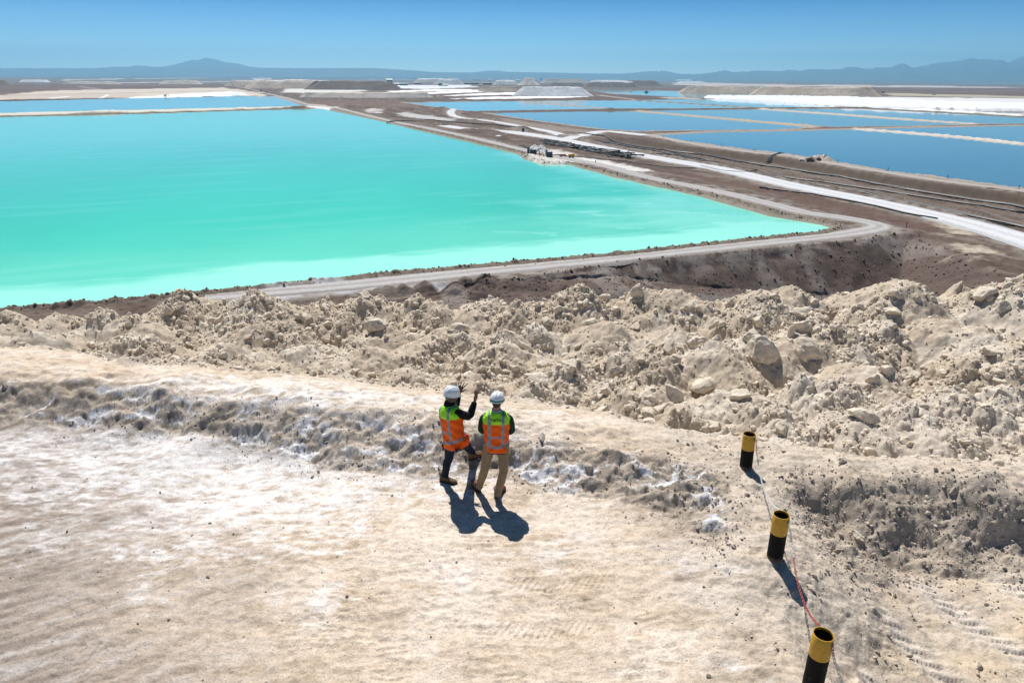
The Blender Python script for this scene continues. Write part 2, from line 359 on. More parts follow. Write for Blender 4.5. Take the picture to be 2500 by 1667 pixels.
C = mixc(C, (.16, .14, .13), sst(ps, 9, 12)); C = mixc(C, (.27, .23, .205), sst(X, 84, 104) * sst(ps, -2, 6) * sst(n1, -.8, .1) * (far < 260)); C = mixc(C, (.13, .10, .088), sst(X, 84, 104) * sst(ps, -2, 6) * sst(fbm(X / 9, Y / 4, 4, 96), .1, .4) * (far < 260) * .8)
C = mixc(C, (.32, .29, .265), (1 - sst(rd, .5, 6)) * .75 * sst(n2 + .5 * n1, -.5, .4) * (far < 1500))
pm = sdf(X, Y, POND['main'], 60)
C = mixc(C, (.20, .165, .13), (1 - sst(pm, 2.2, 3.8)) * .9)
C = mixc(C, (.36, .34, .29), (1 - sst(np.minimum(pond, 60), .0, 1.6)) * .5)
def paint(pts, col, soft=4.0, amt=1.0, nz=0.0, sc=8.0, thr=None):
    global C
    d = sdf(X, Y, poly(pts, ZB), soft * 2 + 1); m = d < soft * 2
    if not m.any(): return
    nn = fbm(X[m] / sc, Y[m] / sc, 3, 51); w = 1 - sst(d[m] + nz * nn, -soft, soft)
    if thr is not None: w = w * sst(nn, thr - .12, thr + .12)
    C[m] = mixc(C[m], col, w * amt)
for pid in ('far_left', 'r1', 'r1b', 'r2a', 'r2b', 'r2c', 'r3a', 'r3b', 'r3c', 'r4', 'r5'):
    d = sdf(X, Y, POND[pid], 14); w = (1 - sst(d, 3, 9)) * (pm > 14) * (cs > -.2) * .9; C = mixc(C, (.36, .32, .28), w)
paint([(1193, 272), (1250, 271.5), (1526, 267.8), (1858, 263.8), (1858, 266.5), (1526, 271.5), (1193, 276)], (.10, .085, .075), 3, .8)
paint([(2101, 264), (2292, 273.5), (2500, 284.5), (2500, 288), (2292, 276.5), (2101, 266)], (.13, .15, .12), 3, .8)
paint([(2120, 258), (2356, 271), (2500, 279), (2500, 284), (2292, 272.5), (2110, 263)], (.75, .74, .72), 4)
paint([(-900, 300), (0, 282), (300, 276), (578, 268), (741, 262), (741, 259), (416, 266.5), (0, 276), (-900, 290)], (.60, .60, .52), 3, .95)
paint([(1557, 269), (1720, 283), (1989, 307), (1975, 310), (1720, 287.5), (1550, 273)], (.42, .36, .28), 3, .9)
paint([(1858, 264), (2037, 276), (2388, 301), (2380, 304), (2037, 281), (1850, 267)], (.50, .46, .40), 3, .9)
paint([(2085, 313), (2330, 331), (2500, 348), (2500, 353), (2330, 335), (2085, 316)], (.60, .56, .50), 3, .9)
paint([(-900, 270), (0, 245), (600, 233.5), (600, 236), (0, 249), (-900, 275)], (.08, .065, .055), 4, .9)
paint([(-900, 275), (0, 244), (596, 233), (655, 236), (640, 228), (575, 218), (542, 214.5), (300, 218), (145, 221), (72, 226), (0, 233), (-900, 262)], (.56, .50, .43), 6, 1, 10, 60)
paint([(0, 232), (145, 229), (360, 225), (545, 221), (560, 222.5), (360, 227), (0, 236)], (.36, .31, .27), 6, .6)
paint([(0, 236), (200, 230), (330, 229), (345, 239), (0, 243)], (.48, .42, .36), 6, .7, 20, 40)
paint([(300, 240), (420, 231), (560, 224), (590, 227), (605, 233), (560, 234.5), (330, 240)], (.84, .85, .87), 5, 1, 14, 40)
paint([(440, 236), (500, 229), (590, 227), (600, 233)], (.50, .62, .70), 5, .9, 10, 25, .1)
paint([(115, 240), (165, 235.5), (172, 236), (125, 241)], (.8, .8, .8), 3)
paint([(240, 241), (262, 231), (268, 231), (252, 240)], (.8, .8, .8), 3)
for q in ([(994, 229), (1140, 219.5), (1205, 221), (1205, 224), (1060, 229.5)], [(1067, 235), (1180, 227.5), (1295, 225), (1310, 230), (1180, 233)], [(1100, 242), (1180, 237), (1363, 234.5), (1450, 235.5), (1370, 240), (1130, 243)], [(940, 223), (1080, 217.5), (1150, 218), (1150, 220), (960, 226)]):
    paint(q, (.88, .88, .87), 5)
paint([(687, 226), (700, 216), (820, 214.5), (900, 217), (890, 224), (760, 228)], (.62, .62, .58), 6, 1, 10, 40)
paint([(940, 216), (950, 208), (1040, 208), (1150, 208), (1170, 213), (1040, 217.5)], (.68, .70, .72), 10, 1, 20, 50)
paint([(1160, 208), (1560, 207), (1740, 209), (1740, 216), (1450, 217), (1200, 217)], (.14, .115, .10), 12, .9)
paint([(1457, 230), (1500, 231), (1600, 236), (1706, 241.5), (1600, 244), (1450, 244), (1380, 245.5), (980, 249), (960, 245), (1120, 243.5), (1380, 241.5), (1449, 238)], (.12, .088, .075), 6, .95)
paint([(1465, 232), (1555, 243), (1545, 243.5), (1455, 233)], (.42, .38, .34), 3, .9)
paint([(1610, 237.5), (1700, 239.5), (1710, 242), (1630, 241)], (.5, .47, .44), 5, .8, 8, 20)
paint([(1640, 206), (1660, 199.5), (1830, 204.5), (2100, 209), (2100, 212), (1850, 211), (1700, 209)], (.52, .47, .44), 25, .9, 40, 120)
paint([(2000, 205.5), (2140, 208), (2300, 209), (2500, 213.5), (2500, 215), (2300, 214), (2140, 212), (2000, 209)], (.55, .52, .50), 30, .75, 80, 200)
paint([(2145, 227), (2500, 235), (2900, 244), (2900, 250), (2500, 240), (2270, 236), (2190, 235)], (.42, .40, .30), 10, .9, 10, 40)
paint([(2040, 238), (2200, 237), (2500, 241), (2900, 250), (2900, 262), (2500, 256), (2292, 250), (2133, 243)], (.66, .66, .67), 10, .95, 10, 30)
paint([(2100, 240.5), (2300, 246), (2500, 254), (2500, 258), (2300, 250), (2100, 243)], (.2, .17, .16), 6, .8)
for q in ([(150, 195), (300, 192), (300, 193.5), (150, 197)], [(270, 202), (800, 196), (800, 197), (270, 203.5)], [(560, 197), (640, 196), (640, 197.5), (560, 199)], [(330, 192), (560, 189), (560, 190), (330, 193)], [(900, 193), (1200, 193), (1200, 193.8), (900, 194)]):
    paint(q, (.55, .55, .56), 20, .9, 30, 200)
paint([(187, 212), (200, 211), (250, 218), (240, 219)], (.3, .27, .25), 5, .9)
paint([(1285, 380), (1310, 372), (1345, 366), (1400, 376), (1420, 388), (1393, 398), (1340, 402), (1300, 394)], (.60, .585, .56), 2, .9, 3, 6)
paint([(1380, 384), (1430, 385), (1500, 398), (1590, 417), (1570, 423), (1500, 410), (1440, 399), (1395, 396)], (.62, .61, .59), 2, 1, 3, 6)
paint([(740, 262), (760, 254), (800, 259), (830, 262), (800, 267)], (.7, .68, .65), 3, 1, 3, 6)
paint([(960, 278), (985, 276), (1050, 283), (1110, 291), (1100, 296), (1050, 292), (985, 284)], (.50, .50, .50), 4, .9, 6, 12)
paint([(890, 269), (935, 270), (925, 277), (900, 276)], (.55, .53, .5), 4, .9, 6, 12)
paint([(700, 258), (760, 246), (1000, 246), (960, 250), (1090, 268), (1000, 264), (850, 262)], (.20, .145, .115), 8, .5, 20, 30)
paint([(1210, 286), (1360, 309), (1470, 322), (1440, 326), (1330, 318), (1230, 298)], (.27, .23, .20), 3, .8, 4, 8)
paint([(1600, 412), (1700, 425), (1900, 465), (2100, 504), (2300, 555), (2260, 560), (2100, 540), (2040, 520), (1900, 478), (1750, 448)], (.125, .082, .068), 3, .9, 4, 8)
paint([(600, 735), (640, 700), (820, 692), (1000, 685), (1010, 690), (930, 694), (1090, 695), (1080, 702), (900, 708), (760, 718)], (.44, .44, .46), 2.2, .95, 3, 5)
paint([(-900, 862), (0, 757), (400, 725), (640, 702), (620, 716), (300, 745), (0, 800), (-900, 930)], (.15, .115, .095), 2, .9)
paint([(1510, 684), (1766, 696), (2010, 703), (2150, 700), (2150, 720), (1500, 712)], (.12, .11, .105), 2, .85)
paint([(2300, 545), (2360, 552), (2380, 570), (2320, 572)], (.52, .47, .38), 3, .9, 4, 4)
paint([(2340, 598), (2400, 600), (2440, 615), (2350, 618)], (.50, .45, .36), 3, .9, 4, 4)
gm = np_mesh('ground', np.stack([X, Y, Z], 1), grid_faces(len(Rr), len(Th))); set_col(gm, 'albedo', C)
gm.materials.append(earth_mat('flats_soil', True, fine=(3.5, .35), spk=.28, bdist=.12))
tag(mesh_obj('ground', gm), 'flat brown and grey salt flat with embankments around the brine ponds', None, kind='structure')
del X, Y, Z, C

# ------------------------------------------------------------------ brine
def water_mat(name, deep, pale=None, rough=.06, bstr=.06, shore=True):
    m, nt, b = nodes_mat(name); b.inputs['Roughness'].default_value = rough; b.inputs['IOR'].default_value = 1.33
    n = noise_tex(nt, .012, 4, .6, stretch=(1, .35, 1, R(20)))
    c = ramp(nt, n, [(.35, tuple(v * .93 for v in deep)), (.65, tuple(min(1, v * 1.07) for v in deep))])
    if pale:
        a = N(nt, 'ShaderNodeAttribute', attribute_name='shore')  # shallow-edge tint plus the painted sky reflection of the far water
        x = N(nt, 'ShaderNodeMix', data_type='RGBA'); nt.links.new(a.outputs['Fac'], x.inputs[0]); nt.links.new(c, x.inputs[6]); x.inputs[7].default_value = (*pale, 1); c = x.outputs[2]
    nt.links.new(c, b.inputs['Base Color'])
    bump(nt, b, noise_tex(nt, .9, 5, .7), bstr, .12); return m
def water_patch(name, c4, mat, nu=220, nv=220, label=None):
    c4 = [np.array([G(x, y, ZB).x, G(x, y, ZB).y]) for x, y in c4]; u, v = np.meshgrid(np.linspace(0, 1, nu), np.linspace(0, 1, nv) ** 1.6)
    u = u.ravel()[:, None]; v = v.ravel()[:, None]
    p = (c4[0] * (1 - u) + c4[1] * u) * (1 - v) + (c4[3] * (1 - u) + c4[2] * u) * v
    x, y = p[:, 0], p[:, 1]; me = np_mesh(name, np.stack([x, y, x * 0 + WZ], 1), grid_faces(nv, nu), [mat]); return me, x, y
wm = water_mat('turquoise_brine', (.055, .525, .375), (.30, .77, .63)); wm.node_tree.nodes['Principled BSDF'].inputs['Specular IOR Level'].default_value = .22
me, x, y = water_patch('water', [(-1000, 900), (2160, 552), (770, 262), (-1000, 300)], wm, 420, 420)
d = -sdf(x, y, POND['main'], 260); near = dseg(x, y, poly([(-1200, 870), (0, 752), (1000, 660), (2040, 554)], ZB)); rt = dseg(x, y, poly([(2040, 554), (1500, 430), (1266, 374)], ZB)); cn = poly([(2040, 554)], ZB)[0]
nn = fbm(x / 26, y / 14, 4, 71); al = x * .9 + y * .43
dc = np.hypot(x - cn[0] - 5, y - cn[1] + 5)
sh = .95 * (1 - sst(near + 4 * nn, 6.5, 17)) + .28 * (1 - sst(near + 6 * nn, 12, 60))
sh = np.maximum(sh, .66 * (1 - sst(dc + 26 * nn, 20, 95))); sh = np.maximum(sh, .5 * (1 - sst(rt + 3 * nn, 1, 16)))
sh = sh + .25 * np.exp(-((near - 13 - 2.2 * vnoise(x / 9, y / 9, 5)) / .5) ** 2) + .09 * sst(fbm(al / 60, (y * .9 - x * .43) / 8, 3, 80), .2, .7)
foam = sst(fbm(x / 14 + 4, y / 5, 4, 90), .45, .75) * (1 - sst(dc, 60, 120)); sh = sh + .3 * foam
far_ = np.hypot(x, y); sh = np.clip(sh + .40 * sst(far_, 150, 480), 0, 1)  # paler with distance: sky reflection painted into the brine colour
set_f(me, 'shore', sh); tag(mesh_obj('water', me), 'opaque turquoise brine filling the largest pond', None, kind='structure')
def pond_obj(pid, mat, label):
    pg = POND[pid]; c = pg.mean(0); v = [((p - c) * 1.0 + c) for p in pg]; me = bpy.data.meshes.new('water'); 
    bm = bmesh.new(); vs_ = [bm.verts.new((p[0], p[1], WZ)) for p in v]; bm.faces.new(vs_); bm.normal_update()
    if bm.faces[:][0].normal.z < 0: bmesh.ops.reverse_faces(bm, faces=bm.faces[:])
    bmesh.ops.triangulate(bm, faces=bm.faces[:]); bm.to_mesh(me); bm.free(); me.materials.append(mat); tag(mesh_obj('water', me), label, None, kind='structure')
wb = water_mat('blue_brine', (.095, .215, .25), None, .05, .05); wl = water_mat('light_blue_brine', (.10, .40, .47), None, .05, .05); wp = water_mat('pale_blue_brine', (.10, .36, .44), None, .06, .05)
for pid, mt, lb in (('far_left', wl, 'pale blue pond behind the turquoise pond'), ('r1', wb, 'deep blue pond nearest on the right'), ('r1b', wb, 'deep blue pond behind the pale dike on the right'), ('r2a', wb, 'blue pond left of the rocky dike'), ('r2b', wb, 'blue pond between the two diagonal dikes'), ('r2c', wb, 'blue pond in front of the white salt bank'), ('r3a', wp, 'light blue pond with white salt at its left end'), ('r3b', wp, 'light blue pond in front of the large salt heap'), ('r3c', wp, 'light blue pond left of the white salt bank'), ('r5', wl, 'farthest turquoise pond beside the tan stockpile'), ('r4', wb, 'narrow blue pond under the white salt bank'), ('far_a', wl, 'thin strip of water on the far plain')):
    pond_obj(pid, mt, lb)

# ------------------------------------------------------------------ roads
def strip(name, key, mat, label, zoff=.10):
    p = ROADP[key]; w = ROADS[key][1] / 2; t = np.gradient(p, axis=0); t /= np.linalg.norm(t, axis=1)[:, None]; nrm = np.stack([-t[:, 1], t[:, 0]], 1)
    if key == 'haul': w = w * (1.0 + .35 * sst(-p[:, 1], -170, -110))
    w = np.zeros(len(p)) + w; s = np.linspace(-1, 1, 13); cols = []
    for j, q in enumerate(s):
        ww = w * q + (0.9 * vnoise(p[:, 0] / 3, p[:, 1] / 3, 60 + (q > 0)) + .5 * vnoise(p[:, 0] / 1.1, p[:, 1] / 1.1, 62)) * (abs(q) ** 6)
        c = p + nrm * ww[:, None]; cols.append(c)
    c = np.stack(cols, 1); x = c[..., 0].ravel(); y = c[..., 1].ravel(); z = ground_z(x, y, False)[0]
    z = np.maximum(z, ZB - 3.0).reshape(c.shape[:2]); zc = z[:, 6:7]; z = np.maximum(z, zc * .5 + z * .5 - .1) if key != 'haul_d' else z
    z = z + zoff * np.where(np.abs(s) > .95, -.3, 1)[None, :] + .02 * (np.abs(np.abs(s) - .45) < .12)[None, :]
    me = np_mesh(name, np.stack([x, y, z.ravel()], 1), grid_faces(len(p), 13), [mat]); set_f(me, 'across', np.tile(s, len(p)))
    tag(mesh_obj(name, me), label, None, kind='structure')
def road_mat(name, base, track, amt):
    m, nt, b = nodes_mat(name); b.inputs['Roughness'].default_value = .9; b.inputs['Specular IOR Level'].default_value = .2
    a = N(nt, 'ShaderNodeAttribute', attribute_name='across'); ab = N(nt, 'ShaderNodeMath', operation='ABSOLUTE'); nt.links.new(a.outputs['Fac'], ab.inputs[0])
    n = noise_tex(nt, .5, 5, .65); ad = N(nt, 'ShaderNodeMath', operation='MULTIPLY_ADD'); nt.links.new(n, ad.inputs[0]); ad.inputs[1].default_value = .5; nt.links.new(ab.outputs[0], ad.inputs[2])
    c = ramp(nt, ad.outputs[0], [(.3, base), (.55, track), (.75, track), (.98, base), (1.0, tuple(v * amt for v in base))])
    f = noise_tex(nt, 2.2, 5, .7); g = ramp(nt, f, [(.3, (.8, .8, .8)), (.6, (1.05, 1.05, 1.05))]); nt.links.new(mul(nt, c, g), b.inputs['Base Color']); bump(nt, b, f, .4, .08); return m
mw = road_mat('salt_road', (.50, .505, .51), (.60, .61, .63), .85); mg = road_mat('grey_road', (.32, .295, .275), (.42, .41, .405), .85); mc = road_mat('crest_road', (.34, .30, .265), (.40, .37, .34), .85)
strip('road', 'haul', mw, 'broad pale salt haul road running to the right edge', .14); strip('road', 'haul_b', mw, 'pale road curving away beside the upper pond dike', .11); strip('road', 'haul_c', mw, 'pale track joining the haul road from the left', .08)
strip('road', 'haul_d', mw, 'pale branch road climbing to the blue ponds', .11); strip('road', 'pond', mg, 'grey road following the edge of the turquoise pond', .12); strip('path', 'crest', mc, 'pale crest track along the near edge of the blue ponds', .10)

# ------------------------------------------------------------------ stockpiles far away
heapm = {k: earth_mat('stock_' + k, False, c, fine=(.12, .02), spk=.25, bdist=1.2, b2=3.0) for k, c in dict(swhite=(.60, .62, .65), white=(.80, .82, .84), grey=(.50, .49, .48), tan=(.50, .42, .34), brown=(.22, .175, .145), cream=(.62, .56, .49)).items()}
def stockpile(x0, x1, yb, hpx, mat, label, ratio=.5, flat=.6, top=None, name='stockpile', cat_='stockpile', seed=1, group=None):
    xc = (x0 + x1) / 2; c = G(xc, yb, ZB); D = math.hypot(c.x, c.y); k = (c - Vector((0, 0, CAMZ))).dot(_f) / FPX
    a = (x1 - x0) / 2 * k; h = hpx * k; b = a * ratio; run = min(h * 1.45, b * .9, a * .8)
    NT, NR = 120, 22; th = np.linspace(0, 2 * np.pi, NT, endpoint=False); v = []
    fr = np.concatenate([np.linspace(0, 1, 12), 1 + np.linspace(0, 1, 11)[1:]])
    for q in fr:
        ex = 2.6
        sup = (np.abs(np.cos(th)) ** ex + np.abs(np.sin(th)) ** ex) ** (-1 / ex)
        wob = 1 + .05 * vnoise(np.cos(th) * 3 + seed, np.sin(th) * 3, seed)
        bx, by = a * sup * np.cos(th) * wob, b * sup * np.sin(th) * wob
        if q <= 1:
            sc = 1 - run * q / a, 1 - run * q / b; x, y = bx * sc[0], by * sc[1]; z = h * q ** 1.05 * np.ones_like(th)
            g = (fbm(th * 14 * a / h * .4, q * 1.2 + 0 * th, 3, seed + 3)) * h * .07 * math.sin(math.pi * min(q, .95)); x = x + g * np.cos(th); y = y + g * np.sin(th)
        else:
            s = 2 - q; x, y = bx * (1 - run / a) * s, by * (1 - run / b) * s; z = h * np.ones_like(th)
        z = z + (q > .02) * h * (.13 * fbm((c.x + x) / (h * 4), (c.y + y) / (h * 4), 3, seed + 9) + .05 * vnoise(x / h * 2.5, y / h * 2.5, seed + 8)) * min(q, 1) + (1 - flat) * h * .5 * (min(q, 1) * (1 - (x / a) ** 2) - 0.5 * min(q, 1))
        v.append(np.stack([x, y, z - (.6 if q == 0 else 0)], 1))
    v = np.concatenate(v); f = []
    for i in range(len(fr) - 1):
        j = np.arange(NT); f.append(np.stack([i * NT + j, i * NT + (j + 1) % NT, (i + 1) * NT + (j + 1) % NT, (i + 1) * NT + j], 1))
    ang = math.atan2(c.x, c.y); me = np_mesh(name, v, np.concatenate(f), [heapm[mat]] + ([heapm[top]] if top else []))
    if top:
        mi = np.zeros(len(me.polygons), np.int32); mi[NT * 8:] = 1; me.polygons.foreach_set('material_index', mi)
    dirv = Vector((c.x, c.y, 0)).normalized(); o = mesh_obj(name, me, None, c + dirv * b); o.rotation_euler = (0, 0, -ang); tag(o, label, cat_, group); return o
stockpile(1246, 1452, 235.5, 20, 'swhite', 'large steep white salt heap with brown streaks beside the light blue pond', .42, .95, None, 'salt_heap', 'salt heap', 3)
stockpile(1165, 1280, 224.5, 12, 'tan', 'low tan stockpile touching the left end of the large white salt heap', .3, .9, None, seed=4)
stockpile(745, 985, 220, 20, 'brown', 'long dark brown flat-topped stockpile beside the pale strips', .35, .98, None, seed=5)
stockpile(600, 820, 217, 19, 'tan', 'tall tan flat-topped stockpile with a white ramp at the left of the long brown one', .6, .9, 'cream', seed=6)
stockpile(550, 630, 211, 13, 'tan', 'small tan stockpile where the pond road disappears', .6, .9, 'cream', seed=7)
stockpile(735, 1060, 240, 12, 'cream', 'low cream bank of spoil in front of the long brown stockpile', .22, .9, None, 'spoil_bank', 'spoil bank', 8)
stockpile(1010, 1090, 201, 8, 'tan', 'flat tan pile behind the plant sheds', .5, .8, 'white', seed=9)
stockpile(1056, 1135, 206, 11, 'grey', 'grey white pile behind the dark conveyor', .5, .5, 'white', seed=10)
stockpile(1200, 1270, 207.5, 9, 'grey', 'low pale pile left of the pointed pile', .5, .5, 'white', seed=12)
stockpile(1262, 1320, 208.5, 13.5, 'cream', 'pointed cream pile behind the large white salt heap', .8, .1, None, seed=13)
stockpile(1318, 1440, 203, 8.5, 'tan', 'long tan pile behind the pointed pile', .3, .7, None, seed=14)
stockpile(1338, 1430, 210.5, 7, 'brown', 'dark low pile behind the large white salt heap', .4, .9, None, seed=15)
stockpile(1422, 1560, 213.5, 15, 'brown', 'brown stockpile capped with white salt behind the farthest turquoise pond', .35, .95, 'white', seed=16)
stockpile(1500, 1615, 210, 12, 'brown', 'dark brown sloping stockpile right of the white capped one', .5, .9, None, seed=17)
stockpile(1655, 1915, 229, 16, 'tan', 'long pinkish tan stockpile reflected in the farthest turquoise pond', .25, .97, None, seed=18)
stockpile(1830, 2140, 235, 20, 'tan', 'long tan flat-topped stockpile behind the white salt bank', .3, .97, None, seed=19)
stockpile(2045, 2148, 235.5, 9.5, 'brown', 'dark low pile in front of the right end of the tan stockpile', .35, .7, None, seed=20)
stockpile(52, 118, 201, 5, 'white', 'small white salt heap on the far plain at the left edge', .5, .9, None, 'salt_heap', 'salt heap', 21)
stockpile(163, 288, 206, 5.5, 'cream', 'long low cream heap on the brown plain at the left', .25, .95, None, 'salt_heap', 'salt heap', 22)
stockpile(392, 492, 206.5, 9, 'cream', 'pale ribbed heap on the brown plain right of the long low cream heap', .4, .95, None, 'salt_heap', 'salt heap', 23)
stockpile(-60, 22, 208, 10, 'brown', 'dark red brown hill cut by the left edge', .5, .3, None, seed=24)
stockpile(1650, 1690, 197.5, 3, 'white', 'thin white heap on the far plain right of the centre', .4, .9, None, 'salt_heap', 'salt heap', 25)
stockpile(1655, 1722, 203.5, 4, 'white', 'twin white heap above the long pinkish tan stockpile', .4, .8, None, 'salt_heap', 'salt heap', 26)
stockpile(1580, 1640, 194.5, 2.5, 'white', 'faint white heap at the foot of the far mountains', .4, .9, None, 'salt_heap', 'salt heap', 27)
stockpile(616, 664, 194, 3.2, 'white', 'faint white heap above the small tan stockpile', .4, .9, None, 'salt_heap', 'salt heap', 28)
# long bank of harvested salt on the right
def bank(pts, h, label, seed, mat, sc=1.0, name='salt_bank', cat_='salt bank', res=1.6):
    pg = poly(pts, ZB); c = pg.mean(0); q = pg - c; U, S, Vt = np.linalg.svd(q, full_matrices=False); e0, e1 = Vt[0], Vt[1]; a = q @ e0; b = q @ e1
    na, nb = int((a.max() - a.min()) / (res * 2.2)), int((b.max() - b.min()) / res); A, B = np.meshgrid(np.linspace(a.min() - 2, a.max() + 2, na), np.linspace(b.min() - 2, b.max() + 2, nb))
    x = (A[..., None] * e0 + B[..., None] * e1 + c); xx, yy = x[..., 0].ravel(), x[..., 1].ravel(); d = -sdf(xx, yy, pg, 40)
    n = fbm(xx / (14 * sc), yy / (14 * sc), 4, seed); z = np.where(d > 0, np.minimum(d * .6, h * (.75 + .3 * n + .28 * (lumps(xx, yy, 9 * sc, seed + 2, .9) / 9 / sc) * 2)), -1) + ZB
    z = np.maximum(z, ZB - 1); f = grid_faces(nb, na); keep = (d[f] > -.5).any(1); f = f[keep]
    o = mesh_obj(name, np_mesh(name, np.stack([xx, yy, z], 1), f, [mat])); tag(o, label, cat_); return o
saltm = earth_mat('fresh_salt', False, (.70, .72, .74), fine=(.5, .1), spk=.10, bdist=.4, b2=1.0)
bank([(1718, 237.5), (1850, 236.5), (2069, 239.5), (2292, 250.5), (2500, 257), (2900, 268), (2900, 286), (2500, 273), (2356, 272), (2150, 265), (2037, 259), (1900, 250), (1750, 242)], 3.6, 'long bright white salt bank behind the blue ponds on the right', 61, saltm, 1.3)
# small heaps and a crusty rock pile near the pipes
def cone(px, py, w, h, mat, label, name='salt_heap', cat_='salt heap', seed=1, z=ZB, group=None):
    c = G(px, py, z); n, m = 48, 14; th = np.linspace(0, 2 * np.pi, n, endpoint=False); v = []
    for i in range(m):
        q = i / (m - 1); r_ = (1 - q) * w * (1 + .12 * vnoise(np.cos(th) * 2 + seed, np.sin(th) * 2 + q * 2, seed)) + .01
        x, y = r_ * np.cos(th), r_ * np.sin(th); v.append(np.stack([x, y, h * (q - .12 * q * q * q) * np.ones(n) - .15 + .12 * h * vnoise(x / w * 4, y / w * 4, seed + 1) * (i > 0)], 1))
    f = [np.stack([i * n + np.arange(n), i * n + (np.arange(n) + 1) % n, (i + 1) * n + (np.arange(n) + 1) % n, (i + 1) * n + np.arange(n)], 1) for i in range(m - 1)]
    o = mesh_obj(name, np_mesh(name, np.concatenate(v), np.concatenate(f), [mat]), None, c); return tag(o, label, cat_, group)
whm = earth_mat('white_salt_heap', False, (.74, .74, .73), fine=(1.2, .4), spk=.35, bdist=.3, b2=.3)
cone(1305, 367, 3.6, 3.1, whm, 'white salt heap behind the left green tank of the pump station', seed=3)
cone(1321, 369, 3.8, 3.3, whm, 'white salt heap behind the right green tank of the pump station', seed=4)
cone(1217, 333, 2.4, 1.0, whm, 'low pale heap on the brown soil left of the haul road', seed=5)
cone(1395, 331, 7.0, 1.0, earth_mat('grey_spoil', False, (.36, .34, .31), fine=(1.2, .4), spk=.4, bdist=.3, b2=.3), 'low grey spoil heap inside the road junction', 'spoil_heap', 'spoil heap', 6)
for i, (px, lb) in enumerate(((2287, 'leftmost of the small grey salt cones at the foot of the white bank'), (2322, 'middle one of the small grey salt cones at the foot of the white bank'), (2352, 'third of the small salt cones at the foot of the white bank'), (2382, 'fourth of the small salt cones at the foot of the white bank'))):
    cone(px, 270 + i * .6, 5, 4.2, heapm['white'] if i > 1 else heapm['grey'], lb, seed=10 + i, group='small salt cones at the foot of the bank')

# ------------------------------------------------------------------ mountains
def hills(profile, D, foot, mat, seed, label, rough=.12, back=1.07, bench=.32, jag=1.0):
    px = np.array([p[0] for p in profile], float); py = np.array([p[1] for p in profile], float); xs = np.arange(px[0], px[-1], 3.0); ys = np.interp(xs, px, py)
    ys = ys + jag * (.8 * vnoise(xs / 14, xs * 0 + seed, seed) + .5 * vnoise(xs / 6, xs * 0, seed + 1))
    ridge = np.array([tuple(P(a, b, D)) for a, b in zip(xs, ys)]); rows = []; ts = np.linspace(0, 1, 34)
    for t in ts:
        Dd = foot + (D - foot) * t; k = Dd / D; x = ridge[:, 0] * k; H = ridge[:, 2] + 30
        prof = bench * t + (1 - bench) * sst(np.array([t]), .45, 1.0)[0] * t
        n = fbm(x / 900 + seed, Dd / 1400 + 0 * x, 5, seed + 2); z = -30 + H * np.clip(prof * (1 + rough * 2.6 * n * math.sin(math.pi * t)), 0, 1.0)
        rows.append(np.stack([x, Dd + 0 * x, np.minimum(z, -30 + H * (.02 + .98 * t ** .6))], 1))
    for t in (.25, .6, 1.0):
        Dd = D * (1 + (back - 1) * t); rows.append(np.stack([ridge[:, 0] * (1 + .1 * t), Dd + 0 * xs, -30 + (ridge[:, 2] + 30) * (1 - t) ** 1.3], 1))
    me = np_mesh('hills', np.concatenate(rows), grid_faces(len(rows), len(xs)), [mat]); tag(mesh_obj('hills', me), label, None, kind='structure')
hm = earth_mat('mountain_rock', False, (.155, .125, .11), fine=(.004, .0012), spk=.5, bdist=30, b2=80)
hills([(-900, 168), (0, 167), (300, 167.5), (900, 166.5), (947, 168.5), (980, 171), (1005, 172), (1020, 173), (1056, 176.5), (1200, 179), (1400, 183)], 17500, 12500, hm, 5, 'long flat-topped blue mesa on the left horizon')
hills([(150, 168), (235, 167), (282, 163), (310, 163.5), (336, 160), (379, 164), (401, 163), (434, 156), (470, 146), (481, 148), (502, 141), (524, 145), (553, 153), (578, 155), (607, 163), (643, 166), (720, 168)], 19500, 16500, hm, 6, 'broad blue volcano rising behind the mesa')
hills([(1000, 183), (1060, 178), (1160, 177), (1185, 173.5), (1215, 173), (1240, 176), (1320, 177), (1420, 179.5), (1526, 180), (1568, 175.5), (1600, 174), (1632, 180), (1680, 182), (1740, 184)], 20200, 12800, hm, 8, 'low pale mountains at the middle of the horizon')
hills([(1500, 184), (1600, 181), (1615, 172), (1640, 177), (1660, 181), (1700, 182), (1740, 177.5), (1750, 176), (1769, 172), (1791, 177), (1862, 172.6), (1900, 175), (1929, 171), (1955, 173.5), (1973, 169), (2021, 170), (2053, 169.5), (2064, 164), (2075, 163), (2101, 166), (2126, 169.5), (2133, 165.5), (2174, 164.6), (2190, 159), (2206, 154), (2228, 166), (2260, 160), (2292, 153.5), (2340, 150), (2358, 145), (2372, 142), (2390, 145), (2404, 145), (2440, 147), (2452, 149), (2461, 154), (2480, 145), (2500, 137.5), (2560, 131), (2800, 140), (3200, 150)], 20500, 12800, hm, 9, 'tall jagged blue mountain range on the right horizon', .25, 1.07, .25, 2.0)
hm2 = earth_mat('low_ridge_rock', False, (.085, .075, .07), fine=(.01, .004), spk=.4, bdist=10)
hills([(-900, 189), (0, 188.5), (150, 188), (300, 187.2), (600, 189), (900, 189.5), (1100, 191)], 12200, 11500, hm2, 11, 'low dark ridge at the foot of the mesa')
